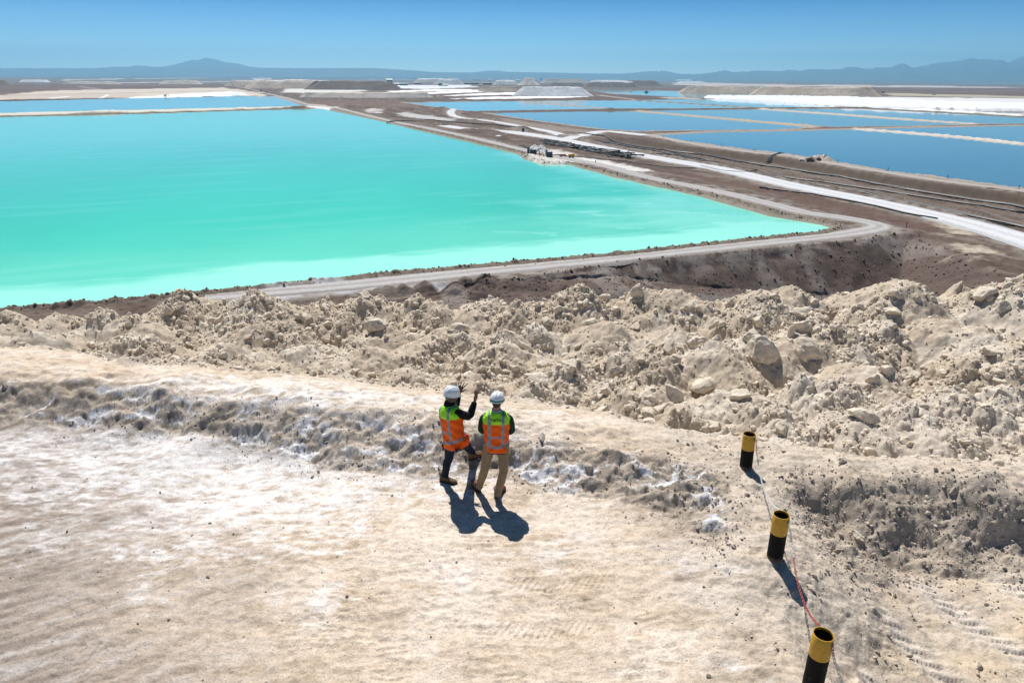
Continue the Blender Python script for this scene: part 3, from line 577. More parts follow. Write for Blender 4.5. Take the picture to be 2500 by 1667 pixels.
# ------------------------------------------------------------------ haze
hz = MB(); hz.box((0, 8000, 340), (52000, 29500, 750)); hm_ = bpy.data.materials.new('air'); hm_.use_nodes = True; t_ = hm_.node_tree; t_.nodes.clear()
o_ = t_.nodes.new('ShaderNodeOutputMaterial'); v_ = t_.nodes.new('ShaderNodeVolumePrincipled'); t_.links.new(v_.outputs[0], o_.inputs['Volume'])
v_.inputs['Color'].default_value = (.30, .70, 1.0, 1); v_.inputs['Density'].default_value = 8.3e-5; v_.inputs['Anisotropy'].default_value = 0.35
tag(hz.build('haze', hm_), 'thin blue air over the plain', None, kind='stuff')
# ================================================================== NEAR HILL
CP = [(0,1667,0),(600,1667,0),(1200,1667,0),(1600,1667,.03),(0,1300,0),(500,1300,0),(1000,1300,0),(1400,1300,0),(0,1110,0),(400,1110,0),(700,1130,0),(900,1175,0),(1100,1210,0),(1450,1240,.02),
 (-600,1300,0),(-600,1100,0),(1200,2400,0),(600,2400,0),(-300,2400,0),(1500,2300,.02),
 (0,1035,.0),(200,1042,.0),(400,1055,0),(600,1090,0),(800,1135,0),(900,1150,0),(1000,1155,0),(1090,1180,0),(1165,1195,0),(1215,1212,0),(1163,1120,.15),(1300,1185,.02),(1450,1205,.03),(-500,1035,0),
 (-500,925,.5),(0,925,.5),(200,932,.5),(400,952,.5),(600,986,.5),(750,1002,.5),(900,1018,.5),(1050,1035,.47),(1200,1055,.42),(1350,1083,.36),(1500,1108,.28),(1700,1128,.15),(1828,1153,.05),
 (-500,860,.3),(0,860,.3),(300,900,.3),(600,922,.32),(850,935,.32),(1000,955,.3),(1250,988,.22),(1450,1012,.15),(1650,1045,.05),(1850,1080,-.1),(2100,1115,-.25),(2400,1135,-.3),(2800,1150,-.3),
 (1894,1358,.26),(1989,1680,.2),(2060,2000,.15),(1840,1240,.18),(1700,1400,.10),(1760,1600,.08),(1650,1250,.09),(1600,1500,.04),(1780,1320,.17),
 (2200,1500,-.55),(2450,1600,-.6),(2110,1650,-.45),(2350,1450,-.6),(2190,1420,-.5),(2500,1400,-.55),(2400,2000,-.5),(2800,1500,-.55),(2010,1400,0.02),(2090,1520,-.22),(2060,1340,-.32),
 (1960,1192,-.0),(2100,1205,.04),(2300,1200,.08),(2480,1235,.08),(2800,1260,.05),(2040,1285,-.45),(2200,1345,-.55),(2400,1360,-.55),(2520,1350,-.52),(2800,1400,-.55)]
cx = [tuple(G(a, b, z)) for a, b, z in CP]
for gx in range(-48, 49, 8):
    for gy, gz in ((18, -1.3), (22, -2.3), (27, -3.0), (34, -4.0)): cx.append((gx * gy / 24, gy, gz))
for gx in (-14, -7, 0, 7, 14): cx.append((gx, 1.0, 0.0)); cx.append((gx, -4.0, 0.0))
cx = np.array(cx)
def _U(r2): return r2 * np.log(r2 + 1e-9) * .5
n_ = len(cx); K = _U(((cx[:, None, :2] - cx[None, :, :2]) ** 2).sum(-1)) + np.eye(n_) * 2e-3; Pm = np.concatenate([np.ones((n_, 1)), cx[:, :2]], 1)
Am = np.block([[K, Pm], [Pm.T, np.zeros((3, 3))]]); Wt = np.linalg.solve(Am, np.concatenate([cx[:, 2], np.zeros(3)]))
def tps(x, y):
    out = Wt[n_] + Wt[n_ + 1] * x + Wt[n_ + 2] * y
    for i in range(n_): out = out + Wt[i] * _U((x - cx[i, 0]) ** 2 + (y - cx[i, 1]) ** 2)
    return out
RUB = np.array([[p.x, p.y] for p in [G(a, b, z) for a, b, z in [(-700, 850, .2), (0, 838, .2), (150, 850, .2), (250, 890, .2), (500, 905, .25), (700, 910, .25), (830, 920, .25), (950, 948, .25), (1050, 962, .2), (1250, 985, .15), (1400, 1003, .1), (1550, 1048, .05), (1700, 1072, 0), (1870, 1086, -.1), (2000, 1120, -.25), (2200, 1138, -.25), (2500, 1150, -.3), (2900, 1160, -.3)]]] + [[34, 31], [-40, 31]])
# dumped loads: apex pixel, distance, size
LOADS = [(30, 782, 21.5), (-60, 785, 21.5), (120, 778, 22), (215, 776, 22.5), (300, 772, 22.5), (-180, 790, 21), (-320, 795, 20), (360, 790, 21.5), (80, 812, 19.5), (-30, 820, 19), (440, 722, 24), (530, 742, 25), (620, 712, 23.5), (780, 738, 24), (900, 724, 24), (1050, 738, 24), (1180, 735, 24), (1290, 740, 23), (1410, 708, 23), (1500, 730, 24), (1584, 708, 23.5), (1658, 712, 23.5), (1730, 735, 23), (1860, 712, 22.5), (1945, 705, 23), (2073, 722, 23), (2211, 682, 22), (2339, 722, 22.5), (2440, 700, 22), (2520, 690, 21.5), (2640, 700, 22),
 (300, 822, 19.5), (150, 835, 21), (536, 842, 18.5), (650, 790, 20.5), (740, 845, 18.8), (880, 856, 18), (934, 800, 20), (1010, 838, 18.8), (1110, 800, 20), (1240, 836, 18.3), (1330, 800, 20), (1412, 866, 17.4), (1480, 790, 20), (1570, 862, 17.5), (1640, 800, 19.5), (1760, 840, 18), (1850, 820, 18.6), (1960, 815, 18.8), (2040, 800, 19.5), (2136, 895, 16.4), (2160, 790, 20), (2290, 780, 20), (2404, 799, 19), (2500, 830, 18), (2600, 800, 19.5), (-60, 840, 20.5), (-200, 842, 20.5),
 (1000, 902, 15.6), (1150, 920, 15.6), (1295, 930, 15.4), (1370, 915, 16), (1500, 945, 15.2), (1600, 950, 15.2), (1690, 990, 14.2), (1800, 960, 14.8), (1890, 990, 14.0), (2040, 940, 15.0), (2120, 1010, 13.4), (2230, 1000, 13.6), (2365, 978, 14.2), (2480, 960, 14.6), (2560, 1010, 13.6), (2300, 1060, 12.6), (640, 880, 17), (420, 878, 17.2)]
LOADS = [(P(a, b, D), sd) for (a, b, D), sd in zip(LOADS, range(len(LOADS)))]
def near_parts(x, y):
    b = tps(x, y); r = np.hypot(x, y)
    b = np.where(r > 28, np.minimum(b, -3.0 - (r - 28) * .62), b); b = np.maximum(b, -34.5)
    ds = sdf(x, y, RUB, 3.0); rub = (1 - sst(ds, -.55, .15))
    return b, ds, rub, r
crest_l = np.array([[p.x, p.y] for p in [G(a, b, .5) for a, b in [(-600, 925), (0, 925), (200, 932), (400, 952), (600, 986), (750, 1002), (900, 1018), (1050, 1035)]] + [G(a, b, z) for a, b, z in [(1200, 1055, .42), (1350, 1083, .36), (1500, 1108, .28), (1640, 1125, .2), (1790, 1175, .12)]]])
foot_l = np.array([[p.x, p.y] for p in [G(a, b, 0) for a, b in [(-600, 1035), (0, 1035), (200, 1042), (400, 1055), (600, 1092), (800, 1140), (900, 1152), (1000, 1158), (1090, 1165), (1163, 1150), (1300, 1190), (1450, 1212), (1560, 1240), (1660, 1290), (1750, 1350)]]])
FACE = np.concatenate([crest_l, foot_l[::-1]])
RIDGE = np.array([[p.x, p.y] for p in [G(a, b, .1) for a, b in [(1500, 1105), (1650, 1125), (1790, 1165), (1840, 1300), (1930, 1400), (2000, 1560), (2060, 1700), (2000, 1900), (1780, 1800), (1700, 1600), (1640, 1400), (1560, 1290), (1450, 1215)]]])
SCARP = np.array([[p.x, p.y] for p in [G(a, b, z) for a, b, z in [(1930, 1180, .0), (2100, 1195, .05), (2300, 1190, .08), (2480, 1225, .08), (2800, 1250, .05), (2800, 1440, -.55), (2400, 1400, -.58), (2200, 1400, -.55), (2080, 1420, -.35), (2010, 1330, -.2), (1960, 1260, -.1)]]])
TRK = [((840, 1215), (905, 1310), .26), ((885, 1205), (915, 1300), .2), ((415, 1275), (425, 1420), .26), ((455, 1150), (520, 1330), .22), ((150, 1560), (260, 1640), .3), ((1150, 1385), (1500, 1400), .3), ((1100, 1490), (1480, 1500), .3), ((700, 1640), (900, 1420), .18), ((2180, 1650), (2120, 1420), .3), ((2330, 1660), (2240, 1450), .3), ((2460, 1600), (2330, 1420), .3)]
TRK = [(G(a[0], a[1], 0 if a[0] < 2000 else -.5), G(b[0], b[1], 0 if b[0] < 2000 else -.5), w) for a, b, w in TRK]
def treads(x, y):
    """prints of tyre and dozer lugs pressed into the crust"""
    o = np.zeros_like(x)
    for a, b, w in TRK:
        L_ = math.hypot(b.x - a.x, b.y - a.y); ex, ey = (b.x - a.x) / L_, (b.y - a.y) / L_; u = (x - a.x) * ex + (y - a.y) * ey; v = -(x - a.x) * ey + (y - a.y) * ex + .12 * np.sin(u * 1.7); m = (u > 0) & (u < L_) & (np.abs(v) < w)
        if not m.any(): continue
        k = sst(w - np.abs(v[m]), 0, .03) * sst(np.minimum(u[m], L_ - u[m]), 0, .2) * sst(vnoise(u[m] / .5, v[m] / .3, 45), -.45, .1); o[m] -= k * (.004 + .008 * (np.sin((u[m] + .5 * np.abs(v[m])) * 2 * np.pi / .085) > .1) * (np.abs(v[m]) > .02))
    return o
def near_z(x, y, full=False):
    b, ds, rub, r = near_parts(x, y); z = b.copy()
    # dumped loads
    m = rub > 0; xm, ym = x[m], y[m]; top = np.full(xm.shape, -99.0)
    wx = xm + .35 * vnoise(xm / 1.6, ym / 1.6, 301) + .12 * vnoise(xm / .5, ym / .5, 302); wy = ym + .35 * vnoise(xm / 1.6 + 7, ym / 1.6, 303) + .12 * vnoise(xm / .5 + 7, ym / .5, 304)
    for p, sd in LOADS:
        d = np.sqrt((wx - p.x) ** 2 + ((wy - p.y) * (.85 + .3 * ((sd * 37) % 10) / 10)) ** 2 + .16); h = p.z + .28 - d * (.72 + .014 * (sd % 7)); k = .15
        top = np.maximum(top, h) + k * np.exp(-np.abs(top - h) / k) * .25
    base = b[m] - .85 * sst(-ds[m], 0, 2.5)
    ridge = .55 * np.abs(fbm(xm / 2.4, ym / 2.4, 4, 311)) - .1
    zz = np.maximum(base + ridge * .6, top) + .10 * fbm(xm / .9, ym / .9, 4, 312) + .12 * (np.abs(fbm(xm / 1.1 + 3, ym / 1.1, 5, 315)) - .35) + .035 * (np.abs(fbm(xm / .3, ym / .3, 4, 316)) - .3)
    near_ = 1 - sst(r[m], 33, 36)
    coarse = sst(fbm(xm / 3.1, ym / 3.1, 3, 313), -.3, .35) * .95 + .15
    zz = zz + near_ * ((lumps(xm, ym, 1.3, 321, .6, .12, .5, .42) * .62 + lumps(xm, ym, .55, 331, .8, .15, .55, .40) * .62) * coarse + lumps(xm, ym, .22, 341, .85, .2, .6, .42) * (.3 + .5 * coarse) + lumps(xm, ym, .10, 351, .8, .2, .6, .45) * .45)
    z[m] = z[m] * (1 - rub[m]) + zz * rub[m]
    # broken faces of the windrow and of the scarp on the right
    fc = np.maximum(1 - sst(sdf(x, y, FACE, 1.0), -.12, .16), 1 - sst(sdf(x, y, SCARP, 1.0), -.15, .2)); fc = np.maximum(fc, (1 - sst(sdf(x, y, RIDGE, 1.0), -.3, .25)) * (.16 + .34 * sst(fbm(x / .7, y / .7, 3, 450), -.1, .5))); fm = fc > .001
    if fm.any():
        xf, yf = x[fm], y[fm]
        q = .12 * fbm(xf / .7, yf / .5, 4, 401) + .085 * (np.abs(fbm(xf / .5, yf / .35, 5, 402)) - .3) + .20 * lumps(xf, yf, .48, 405, .5, .15, .5, .4) + .30 * lumps(xf, yf, .24, 411, .6, .12, .5, .4) + .32 * lumps(xf, yf, .12, 421, .75, .15, .5, .4) + .3 * lumps(xf, yf, .06, 431, .7, .2, .5, .45)
        q = q - .025; z[fm] += q * fc[fm]
    # worn surface: long low swells, scraped ripples, tread marks, crumbs
    nf = (1 - rub) * (1 - fc) * (r < 36)
    g = nf > .01; xg, yg = x[g], y[g]
    w = .024 * fbm(xg / 1.3, yg / .8, 4, 501) + .009 * fbm(xg / .26, yg / .13, 4, 502) - .010 * np.abs(fbm(xg / .45, yg / .16, 3, 514))
    w = w + treads(xg, yg)
    bx, by = G(1280, 1480, 0).x, G(1280, 1480, 0).y
    zone = sst(fbm(xg / 1.1, yg / 1.1, 3, 503) + .45 - .11 * np.hypot((xg - bx) * .8, yg - by) ** 1.4, -.15, .35)
    ph = yg / .135 + .9 * vnoise(xg / .35, yg / .35, 504) + 1.3 * vnoise(xg / 1.0, yg / 1.0, 505) + xg * .4
    rip = np.abs(np.sin(ph * np.pi)) ** .6 * (.35 + sst(vnoise(xg / .22, yg / .6, 506), -.35, .2))
    w = w - .011 * zone * rip * sst(vnoise(xg / .5, yg / .3, 507), -.5, .1)
    ctp = -sst(np.abs(vnoise(xg / .33 + .2 * vnoise(xg / .1, yg / .1, 1), yg / .2, 508)), .05, 0.0) * .010 * sst(fbm(xg / .9, yg / .9, 2, 509), -.1, .3)
    w = w + ctp
    # steps blown clean on the windrow top and the bollard ridge
    up = sst(b[g], .04, .3) + sst(-b[g], .15, .4)
    w = w + up * (.045 * fbm(xg / .55, yg / .3, 4, 511) + .35 * lumps(xg, yg, .5, 512, .16, .08, .3) + .35 * lumps(xg, yg, .16, 513, .3, .1, .45))
    xr = sst(xg, 2.3, 3.4) * (1 - sst(np.abs(b[g] + .0), .6, .9)); w = w + xr * (.05 * fbm(xg / .35, yg / .5, 4, 521) + .5 * lumps(xg, yg, .20, 522, .35, .1, .45) + .5 * lumps(xg, yg, .08, 523, .5, .15, .5))
    w = w + .35 * lumps(xg, yg, .11, 531, .06, .1, .35) + .35 * lumps(xg, yg, .05, 532, .12, .1, .4)
    # wheel ruts along the hollow floor
    lo = sst(-b[g], .35, .5); w = w * (1 - .5 * lo) - lo * .05 * np.exp(-((((xg * .9 + yg * .42 + .06 * np.sin(yg * 2)) % 1.15) - .5) / .15) ** 2) * (.65 + .35 * np.sign(np.sin(yg * 42 + xg * 10)))
    z[g] += w * nf[g]
    if full: return z, b, ds, rub, fc, r
    return z
def hz_at(x, y): return float(near_z(np.array([float(x)]), np.array([float(y)]))[0])

Rn = np.concatenate([np.exp(np.arange(math.log(3.2), math.log(35.0), .00245)), np.linspace(35.3, 90, 50)])
Tn = np.concatenate([np.linspace(R(-80), R(-52), 60, endpoint=False), np.linspace(R(-52), R(52), 1150), np.linspace(R(52), R(80), 61)[1:]])
RR, TT = np.meshgrid(Rn, Tn, indexing='ij'); X = (RR * np.sin(TT)).ravel(); Y = (RR * np.cos(TT)).ravel()
Zn, b, ds, rub, fc, r = near_z(X, Y, True)
cream, pale, tan, grey, white = (.66, .553, .445), (.75, .665, .575), (.535, .43, .325), (.40, .355, .30), (.86, .85, .86)
C = np.zeros((len(X), 3)) + np.array(cream)
f1 = fbm(X / 1.7, Y / .9, 5, 601); f2 = fbm(X / .42, Y / .17, 5, 602, .62); f3 = fbm(X / 4.5, Y / 3, 3, 603)
C = mixc(C, pale, sst(f1 + .6 * f2, -.1, .5) * .8); C = mixc(C, tan, sst(-f1 + .9 * f2, .15, .8) * .7)
f4 = fbm(X / .15, Y / .07, 3, 645); C = mixc(C, (.42, .345, .26), sst(f2 + .6 * f4, .35, .75) * .45 * (1 - rub))
# left side: greyer, damp crust; bright salt bloom to its upper right
gl = sst(-X * .9 + .25 * (9.5 - Y) + 1.0 * f3 + .3 * f1, 2.9, 6.0) * (1 - rub) * (b < .2) * (Y < 14); C = mixc(C, (.335, .285, .25), gl * .85)
st2 = fbm((X * .9 + Y * .5) / 1.3, (Y * .9 - X * .5) / .16, 4, 605); C = mixc(C, (.20, .165, .14), gl * sst(st2, .05, .6) * .55); C = mixc(C, (.62, .60, .59), gl * sst(-st2, .1, .55) * .5)
def bloom(px, py, rx, ry, amt, z=0.0, col=white):
    global C
    c = G(px, py, z); d = np.hypot((X - c.x) / rx, (Y - c.y) / ry); C = mixc(C, col, (1 - sst(d + .5 * f1 + .7 * f2 + .45 * f4, -.1, 1.6)) * amt)
for q in ((560, 1120, 3.0, 1.6, .62), (330, 1100, 2.6, 1.0, .45), (780, 1180, 2.0, 1.0, .4), (500, 1240, 2.2, 1.0, .35), (120, 1085, 2.2, .6, .3), (780, 1475, .22, .28, .6), (350, 1450, .2, .2, .4), (680, 1455, .12, .15, .5), (1120, 1400, .6, .5, .3), (1400, 1180, .5, .3, .3), (1330, 1350, .3, .3, .3), (330, 1010, .5, .25, .6), (60, 1020, .3, .15, .8), (620, 950, 1.6, .5, .5, .4), (900, 985, 1.2, .35, .5, .4), (1330, 1010, .35, .14, .7, .3), (1430, 1310, .4, .3, .3)):
    bloom(*q)
C = mixc(C, (.53, .455, .36), rub * .95); C = mixc(C, (.67, .61, .52), rub * sst(fbm(X / 2.2, Y / 2.2, 4, 611), .0, .55) * .8); C = mixc(C, (.48, .40, .315), rub * sst(-fbm(X / 1.6, Y / 1.6, 4, 612), .1, .7) * .7)
C = mixc(C, (.64, .59, .535), rub * sst(X, 3, 9) * sst(16.5 - Y, 0, 2.5) * .5)
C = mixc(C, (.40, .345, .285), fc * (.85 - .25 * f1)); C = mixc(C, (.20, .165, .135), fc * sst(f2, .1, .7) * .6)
sp = fbm(X / .42 + .8 * f2, Y / .35, 4, 621); C = mixc(C, (.80, .82, .87), fc * (X < 3.2) * sst(sp + .5 * fbm(X / 2.0, Y / 2.0, 3, 622), .10, .5) * .85)
C = mixc(C, (.52, .46, .385), (1 - rub) * sst(X, 1.6, 3.4) * (1 - fc) * (.6 + .4 * f1) * (Y < 13)); C = mixc(C, (.40, .36, .31), (1 - rub) * sst(X, 2.6, 4.0) * sst(f2, .0, .6) * (Y < 12) * .6)
lo = sst(-b, .35, .5) * (1 - rub) * (1 - fc) * (Y < 12); C = mixc(C, (.62, .50, .36), lo * .7 * sst(f1, -.5, .2)); C = mixc(C, (.66, .62, .58), lo * .6 * np.exp(-((((X * .9 + Y * .42 + .06 * np.sin(Y * 2)) % 1.15) - .5) / .2) ** 2))
C = mixc(C, (.15, .12, .10), sst(r, 34, 42))
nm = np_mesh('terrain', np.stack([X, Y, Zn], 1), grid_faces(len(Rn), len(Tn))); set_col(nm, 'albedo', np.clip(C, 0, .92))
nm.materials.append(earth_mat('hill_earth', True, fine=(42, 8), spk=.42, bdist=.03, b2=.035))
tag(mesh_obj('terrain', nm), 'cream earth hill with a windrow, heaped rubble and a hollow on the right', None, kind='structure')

# ------------------------------------------------------------------ rocks
def rock_mat(name, c1, c2, c3):
    m, nt, bs = nodes_mat(name); bs.inputs['Roughness'].default_value = .92; bs.inputs['Specular IOR Level'].default_value = .15
    n1 = noise_tex(nt, 3.2, 8, .62); n2 = noise_tex(nt, 14, 6, .7)
    c = ramp(nt, n1, [(.3, c1), (.5, c2), (.72, c3)]); g = ramp(nt, n2, [(.28, (.68, .66, .63)), (.5, (1, 1, 1)), (.8, (1.1, 1.1, 1.1))])
    nt.links.new(mul(nt, c, g), bs.inputs['Base Color']); pv = bump(nt, bs, n2, .45, .03); bump(nt, bs, n1, .4, .08, pv); return m
rkm = rock_mat('cream_rock', (.54, .465, .37), (.66, .58, .47), (.77, .70, .60)); rkg = rock_mat('grey_rock', (.36, .31, .26), (.47, .41, .34), (.60, .54, .46)); rks = rock_mat('brown_rock', (.10, .075, .06), (.19, .15, .12), (.30, .26, .22))
def rock_mesh(name, seed, sub=4, sx=(1, .8, .62), mat=None, cuts=9, rough=.10):
    rr = random.Random(seed); bm = bmesh.new(); bmesh.ops.create_icosphere(bm, subdivisions=sub, radius=1)
    pl = [(Vector((rr.gauss(0, 1), rr.gauss(0, 1), rr.gauss(0, 1))).normalized(), rr.uniform(.42, .80)) for _ in range(cuts + 3)]; off = Vector((rr.uniform(0, 99), rr.uniform(0, 99), rr.uniform(0, 99)))
    for v in bm.verts:
        p = v.co.copy()
        for n, c in pl:
            t = p.dot(n)
            if t > c: p -= n * (t - c) * .93
        k = 1 + .24 * mnoise.noise(p * 1.1 + off) + rough * mnoise.fractal(p * 2.6 + off, 1.0, 2.0, 4) + (rough * .45 * mnoise.noise(p * 9 + off) if sub > 2 else 0)
        v.co = Vector((p.x * sx[0] * k, p.y * sx[1] * k, p.z * sx[2] * k))
    me = bpy.data.meshes.new(name); bm.to_mesh(me); bm.free(); me.materials.append(mat)
    me.polygons.foreach_set('use_smooth', [sub > 3] * len(me.polygons)); me.update(); return me
def hit(px, py, lo_=5.0, hi_=30.0):
    ts = np.linspace(lo_, hi_, 700); d = ray(px, py); xs = d.x / d.y * ts; zs = CAMZ + d.z / d.y * ts; g = near_z(xs, ts); k = int(np.argmax(zs < g)); return Vector((xs[k], ts[k], g[k]))
def put_rock(px, py, wpx, asp, zr, lab, mat, seed, D=None, rotz=0.0, tilt=0.0, name='boulder', sink=.28):
    """photo width in pixels -> real width at that distance"""
    if D is None:
        lo_, hi = 5.0, 30.0                                        # march along the line of sight to the hill
        ts = np.linspace(lo_, hi, 500); d = ray(px, py); xs = d.x / d.y * ts; zs = CAMZ + d.z / d.y * ts; g = near_z(xs, ts); hit_ = zs < g; k = int(np.argmax(hit_)) if hit_.any() and ts[int(np.argmax(hit_))] < 27 else int(np.argmin(np.where(ts > 17, np.where(ts < 25.5, zs - g, 99), 99))); D = ts[k]; py0 = py
    p = P(px, py, D); p.z = min(p.z, hz_at(p.x, p.y) + .12); dep = (p - Vector((0, 0, CAMZ))).dot(_f); w = wpx / FPX * dep / 2; h = w * zr
    me = rock_mesh(name, seed, 5 if wpx > 35 else 4, (1, asp, zr), mat); o = mesh_obj(name, me, None, (p.x, p.y + w * asp * .4, p.z + h * .12))
    o.scale = (w, w, w); o.rotation_euler = (tilt * .3, tilt, rotz); tag(o, lab, 'rock'); o['_r'] = w; return o
BOULD = [
 (1864, 866, 84, .85, .95, 'large rounded pale boulder in the middle of the rubble on the right', .2, 0), (1839, 826, 46, .8, .8, 'medium boulder resting on top of the largest rounded one', .4, .1), (1975, 868, 98, .6, .55, 'large angular tilted block right of the rounded boulder', -.5, .55), (1934, 818, 30, .8, 2.2, 'narrow upright slab leaning behind the angular block', .2, .2),
 (1742, 797, 58, .55, .5, 'long oval boulder tilted up to the right above the rubble', .5, -.5), (1854, 792, 40, .9, .9, 'round boulder above the rounded pair on the right', .1, 0), (1950, 771, 66, .7, .6, 'broad flat boulder casting a shadow high in the rubble', .2, -.2), (1889, 727, 26, .9, 1.0, 'small egg shaped boulder on the back crest at the right', 0, 0),
 (1702, 843, 56, .7, .65, 'wedge shaped boulder left of the large rounded one', -.3, .3), (1810, 976, 56, .8, .55, 'flat topped boulder at the front of the rubble in the right half', .1, 0), (1742, 1045, 50, .8, .6, 'squat boulder at the rubble edge just left of the far bollard', .1, 0), (2186, 766, 56, .8, .6, 'pale wedge boulder under the tallest crest mound', .2, .1),
 (2170, 914, 52, .7, .7, 'dark rounded boulder half buried on the right slope', .5, .4), (2224, 919, 56, .6, .6, 'pale lumpy boulder right of the dark rounded one', .2, -.1), (2432, 861, 92, .45, .32, 'long flat slab near the right edge of the rubble', .05, .05), (2113, 1024, 68, .6, .5, 'long half buried block near the lower right of the rubble', -.4, .3),
 (1652, 880, 30, .8, .8, 'small wedge boulder at the middle of the rubble on the right', .4, .2), (922, 800, 62, .8, .7, 'dark sided boulder on the left of the rubble', .3, .2), (1305, 934, 66, .7, .6, 'big pale block above and right of the two people', .1, -.1), (1150, 905, 40, .7, .8, 'grey wedge boulder just behind the raised hands', -.4, .4),
 (1389, 903, 46, .9, .9, 'rounded boulder up the slope right of the big pale block', 0, 0), (1114, 812, 72, .5, .4, 'flat layered slab in the middle of the rubble', .1, .1), (1508, 911, 32, .9, .8, 'small round boulder above the stone cluster', 0, 0), (1642, 976, 62, .6, .8, 'tall leaning boulder at the right of the stone cluster', -.5, .5),
 (1489, 961, 46, .6, .5, 'oblong boulder sloping down to the right by the stone cluster', -.5, .5), (1584, 1016, 46, .8, .7, 'angular boulder at the foot of the stone cluster', .2, 0), (1262, 842, 92, .35, .35, 'long slab lying diagonally across the middle of the rubble', -.5, .45), (1558, 724, 32, .7, 1.5, 'upright split boulder on the back crest right of the middle', 0, .1),
 (1477, 722, 28, .9, .9, 'pale square boulder on the back crest in the middle', .1, 0), (1385, 776, 30, .8, .9, 'pale pointed boulder below the back crest in the middle', .2, 0), (1039, 753, 22, 1, .95, 'small round boulder below the back crest left of the middle', 0, 0), (534, 788, 44, .5, .6, 'long leaf shaped boulder between the two left mounds', .5, -.6),
 (792, 834, 36, .8, 1.0, 'rounded boulder right of the smooth left mound', .1, .2), (845, 838, 30, .6, .6, 'small slab leaning beside the rounded boulder on the left', .4, -.3), (407, 765, 22, .8, .9, 'small dark boulder near the top of the leftmost mound', .1, 0), (620, 815, 22, .9, .9, 'small grey boulder on the slope of the second left mound', 0, 0), (1260, 905, 30, .8, .8, 'small boulder left of the big pale block', .3, 0), (1590, 985, 38, .8, .8, 'broad boulder in the stone cluster', .3, .1), (1540, 1000, 34, .8, .8, 'pale boulder on the left of the stone cluster', .8, .1), (2410, 725, 60, .7, .6, 'long boulder under the crest at the far right', .3, -.4), (2455, 760, 44, .9, .8, 'round boulder under the crest at the right edge', .1, .1), (1990, 745, 30, .8, .7, 'small boulder below the back crest right of the egg shaped one', .1, .1),
]
big = []
for i, (a, b_, w, asp, zr, lab, rz, tl) in enumerate(BOULD): big.append(put_rock(a, b_, w * 1.18, asp, zr, lab, rkm, 100 + i, None, rz, tl))
NEAR = [
 (2333, 1206, 36, .8, .9, 'grey pointed rock on the pale shelf above the hollow', 0), (2404, 1186, 48, .7, .7, 'pale broken rock on the shelf right of the pointed one', 1), (2281, 1336, 44, .8, .6, 'dark angular rock at the foot of the scarp', 0), (2226, 1328, 26, .8, .8, 'small round rock left of the dark angular one', 1), (2233, 1302, 20, .9, .8, 'pale small rock above the round one in the hollow', 1), (2264, 1257, 20, .9, .8, 'square pale rock stuck in the scarp', 1), (2378, 1445, 31, .7, .7, 'grey stone lying alone on the hollow floor', 0), (2098, 1313, 42, .6, .6, 'flat rock at the left of the scarp foot', 1), (2101, 1368, 22, .8, .8, 'small rock below the flat one in the hollow', 1), (2356, 1328, 46, .9, 1.1, 'upright grey slab leaning on the scarp', 0), (2058, 1130, 38, .6, .6, 'tan block in the small pit on the shelf', 1), (1859, 1118, 19, .8, .8, 'single stone beside the far bollard', 0), (1995, 1404, 38, .7, .7, 'rounded rock right of the middle bollard shadow', 1), (1978, 1440, 32, .8, .6, 'broken rock below the rounded one by the red chain', 1), (1972, 1470, 34, .6, .5, 'flat pale rock beside the red chain', 1),
 (796, 1080, 26, .9, .9, 'dark round stone at the foot of the windrow on the left', 0), (681, 1074, 16, .9, .9, 'small dark stone at the windrow foot', 0), (11, 946, 22, .9, .9, 'dark stone on the windrow at the left edge', 0), (174, 1037, 13, .9, .8, 'small dark stone in front of the windrow near the left edge', 0), (880, 1137, 19, .9, .8, 'brown stone alone on the flat ground left of the people', 0), (1325, 1073, 40, .7, .6, 'dark flat rock on the windrow right of the people', 0), (1440, 1150, 40, .7, .7, 'grey rock in the windrow face right of the people', 0), (1388, 1165, 26, .8, .8, 'small grey rock left of the one in the windrow face', 0), (90, 1000, 14, .9, .8, 'dark stone low in the windrow at the left', 0), (325, 1035, 12, .9, .8, 'tiny dark stone at the windrow foot on the left', 0)]
for i, (a, b_, w, asp, zr, lab, mt) in enumerate(NEAR): big.append(put_rock(a, b_, w, asp, zr, lab, (rkg, rkm)[mt], 300 + i, None, i * .7, 0, 'rock'))
# many more boulders of the rubble, one object each
variants = [rock_mesh('boulder_shape', 500 + i, 4, ((1, .85, .7), (1, .7, .55), (1, .9, .85), (1, .6, .5), (1, .8, .6), (1, .75, .9))[i % 6], rkm, 8 + i % 4) for i in range(14)]
rr = random.Random(5); cnt = 0; xs, ys = [], []
while len(xs) < 4000:
    px, py = rr.uniform(-60, 2560), rr.uniform(700, 1140); D = 12.5 + 12 * ((1140 - py) / 440) ** 1.3 + rr.uniform(-.5, .5); p = P(px, py, D); xs.append(p.x); ys.append(p.y)
xs, ys = np.array(xs), np.array(ys); bb, dd, ru, _ = near_parts(xs, ys); co = fbm(xs / 3.1, ys / 3.1, 3, 313); zs = near_z(xs, ys)
keep = [i for i in range(len(xs)) if dd[i] < -.35 and (co[i] > -.25 or rr.random() < .3) and xs[i] > -.50 * ys[i] - 1.0]
for i in keep[:258]:
    s = .15 * (1 / (1 - rr.random() * .93)) ** .42; s = min(s, .46); o = bpy.data.objects.new('boulder', variants[cnt % 14]); COL.objects.link(o)
    k = s * rr.uniform(.8, 1.2); o.scale = (s * rr.uniform(.85, 1.3), s, k); o.rotation_euler = (rr.uniform(-.5, .5), rr.uniform(-.5, .5), rr.uniform(0, 6.28)); o.location = (xs[i], ys[i], zs[i] - .02 + .02 * s)
    tag(o, 'cream boulder lying loose among the heaped rubble', 'rock', 'loose boulders of the rubble heaps'); cnt += 1
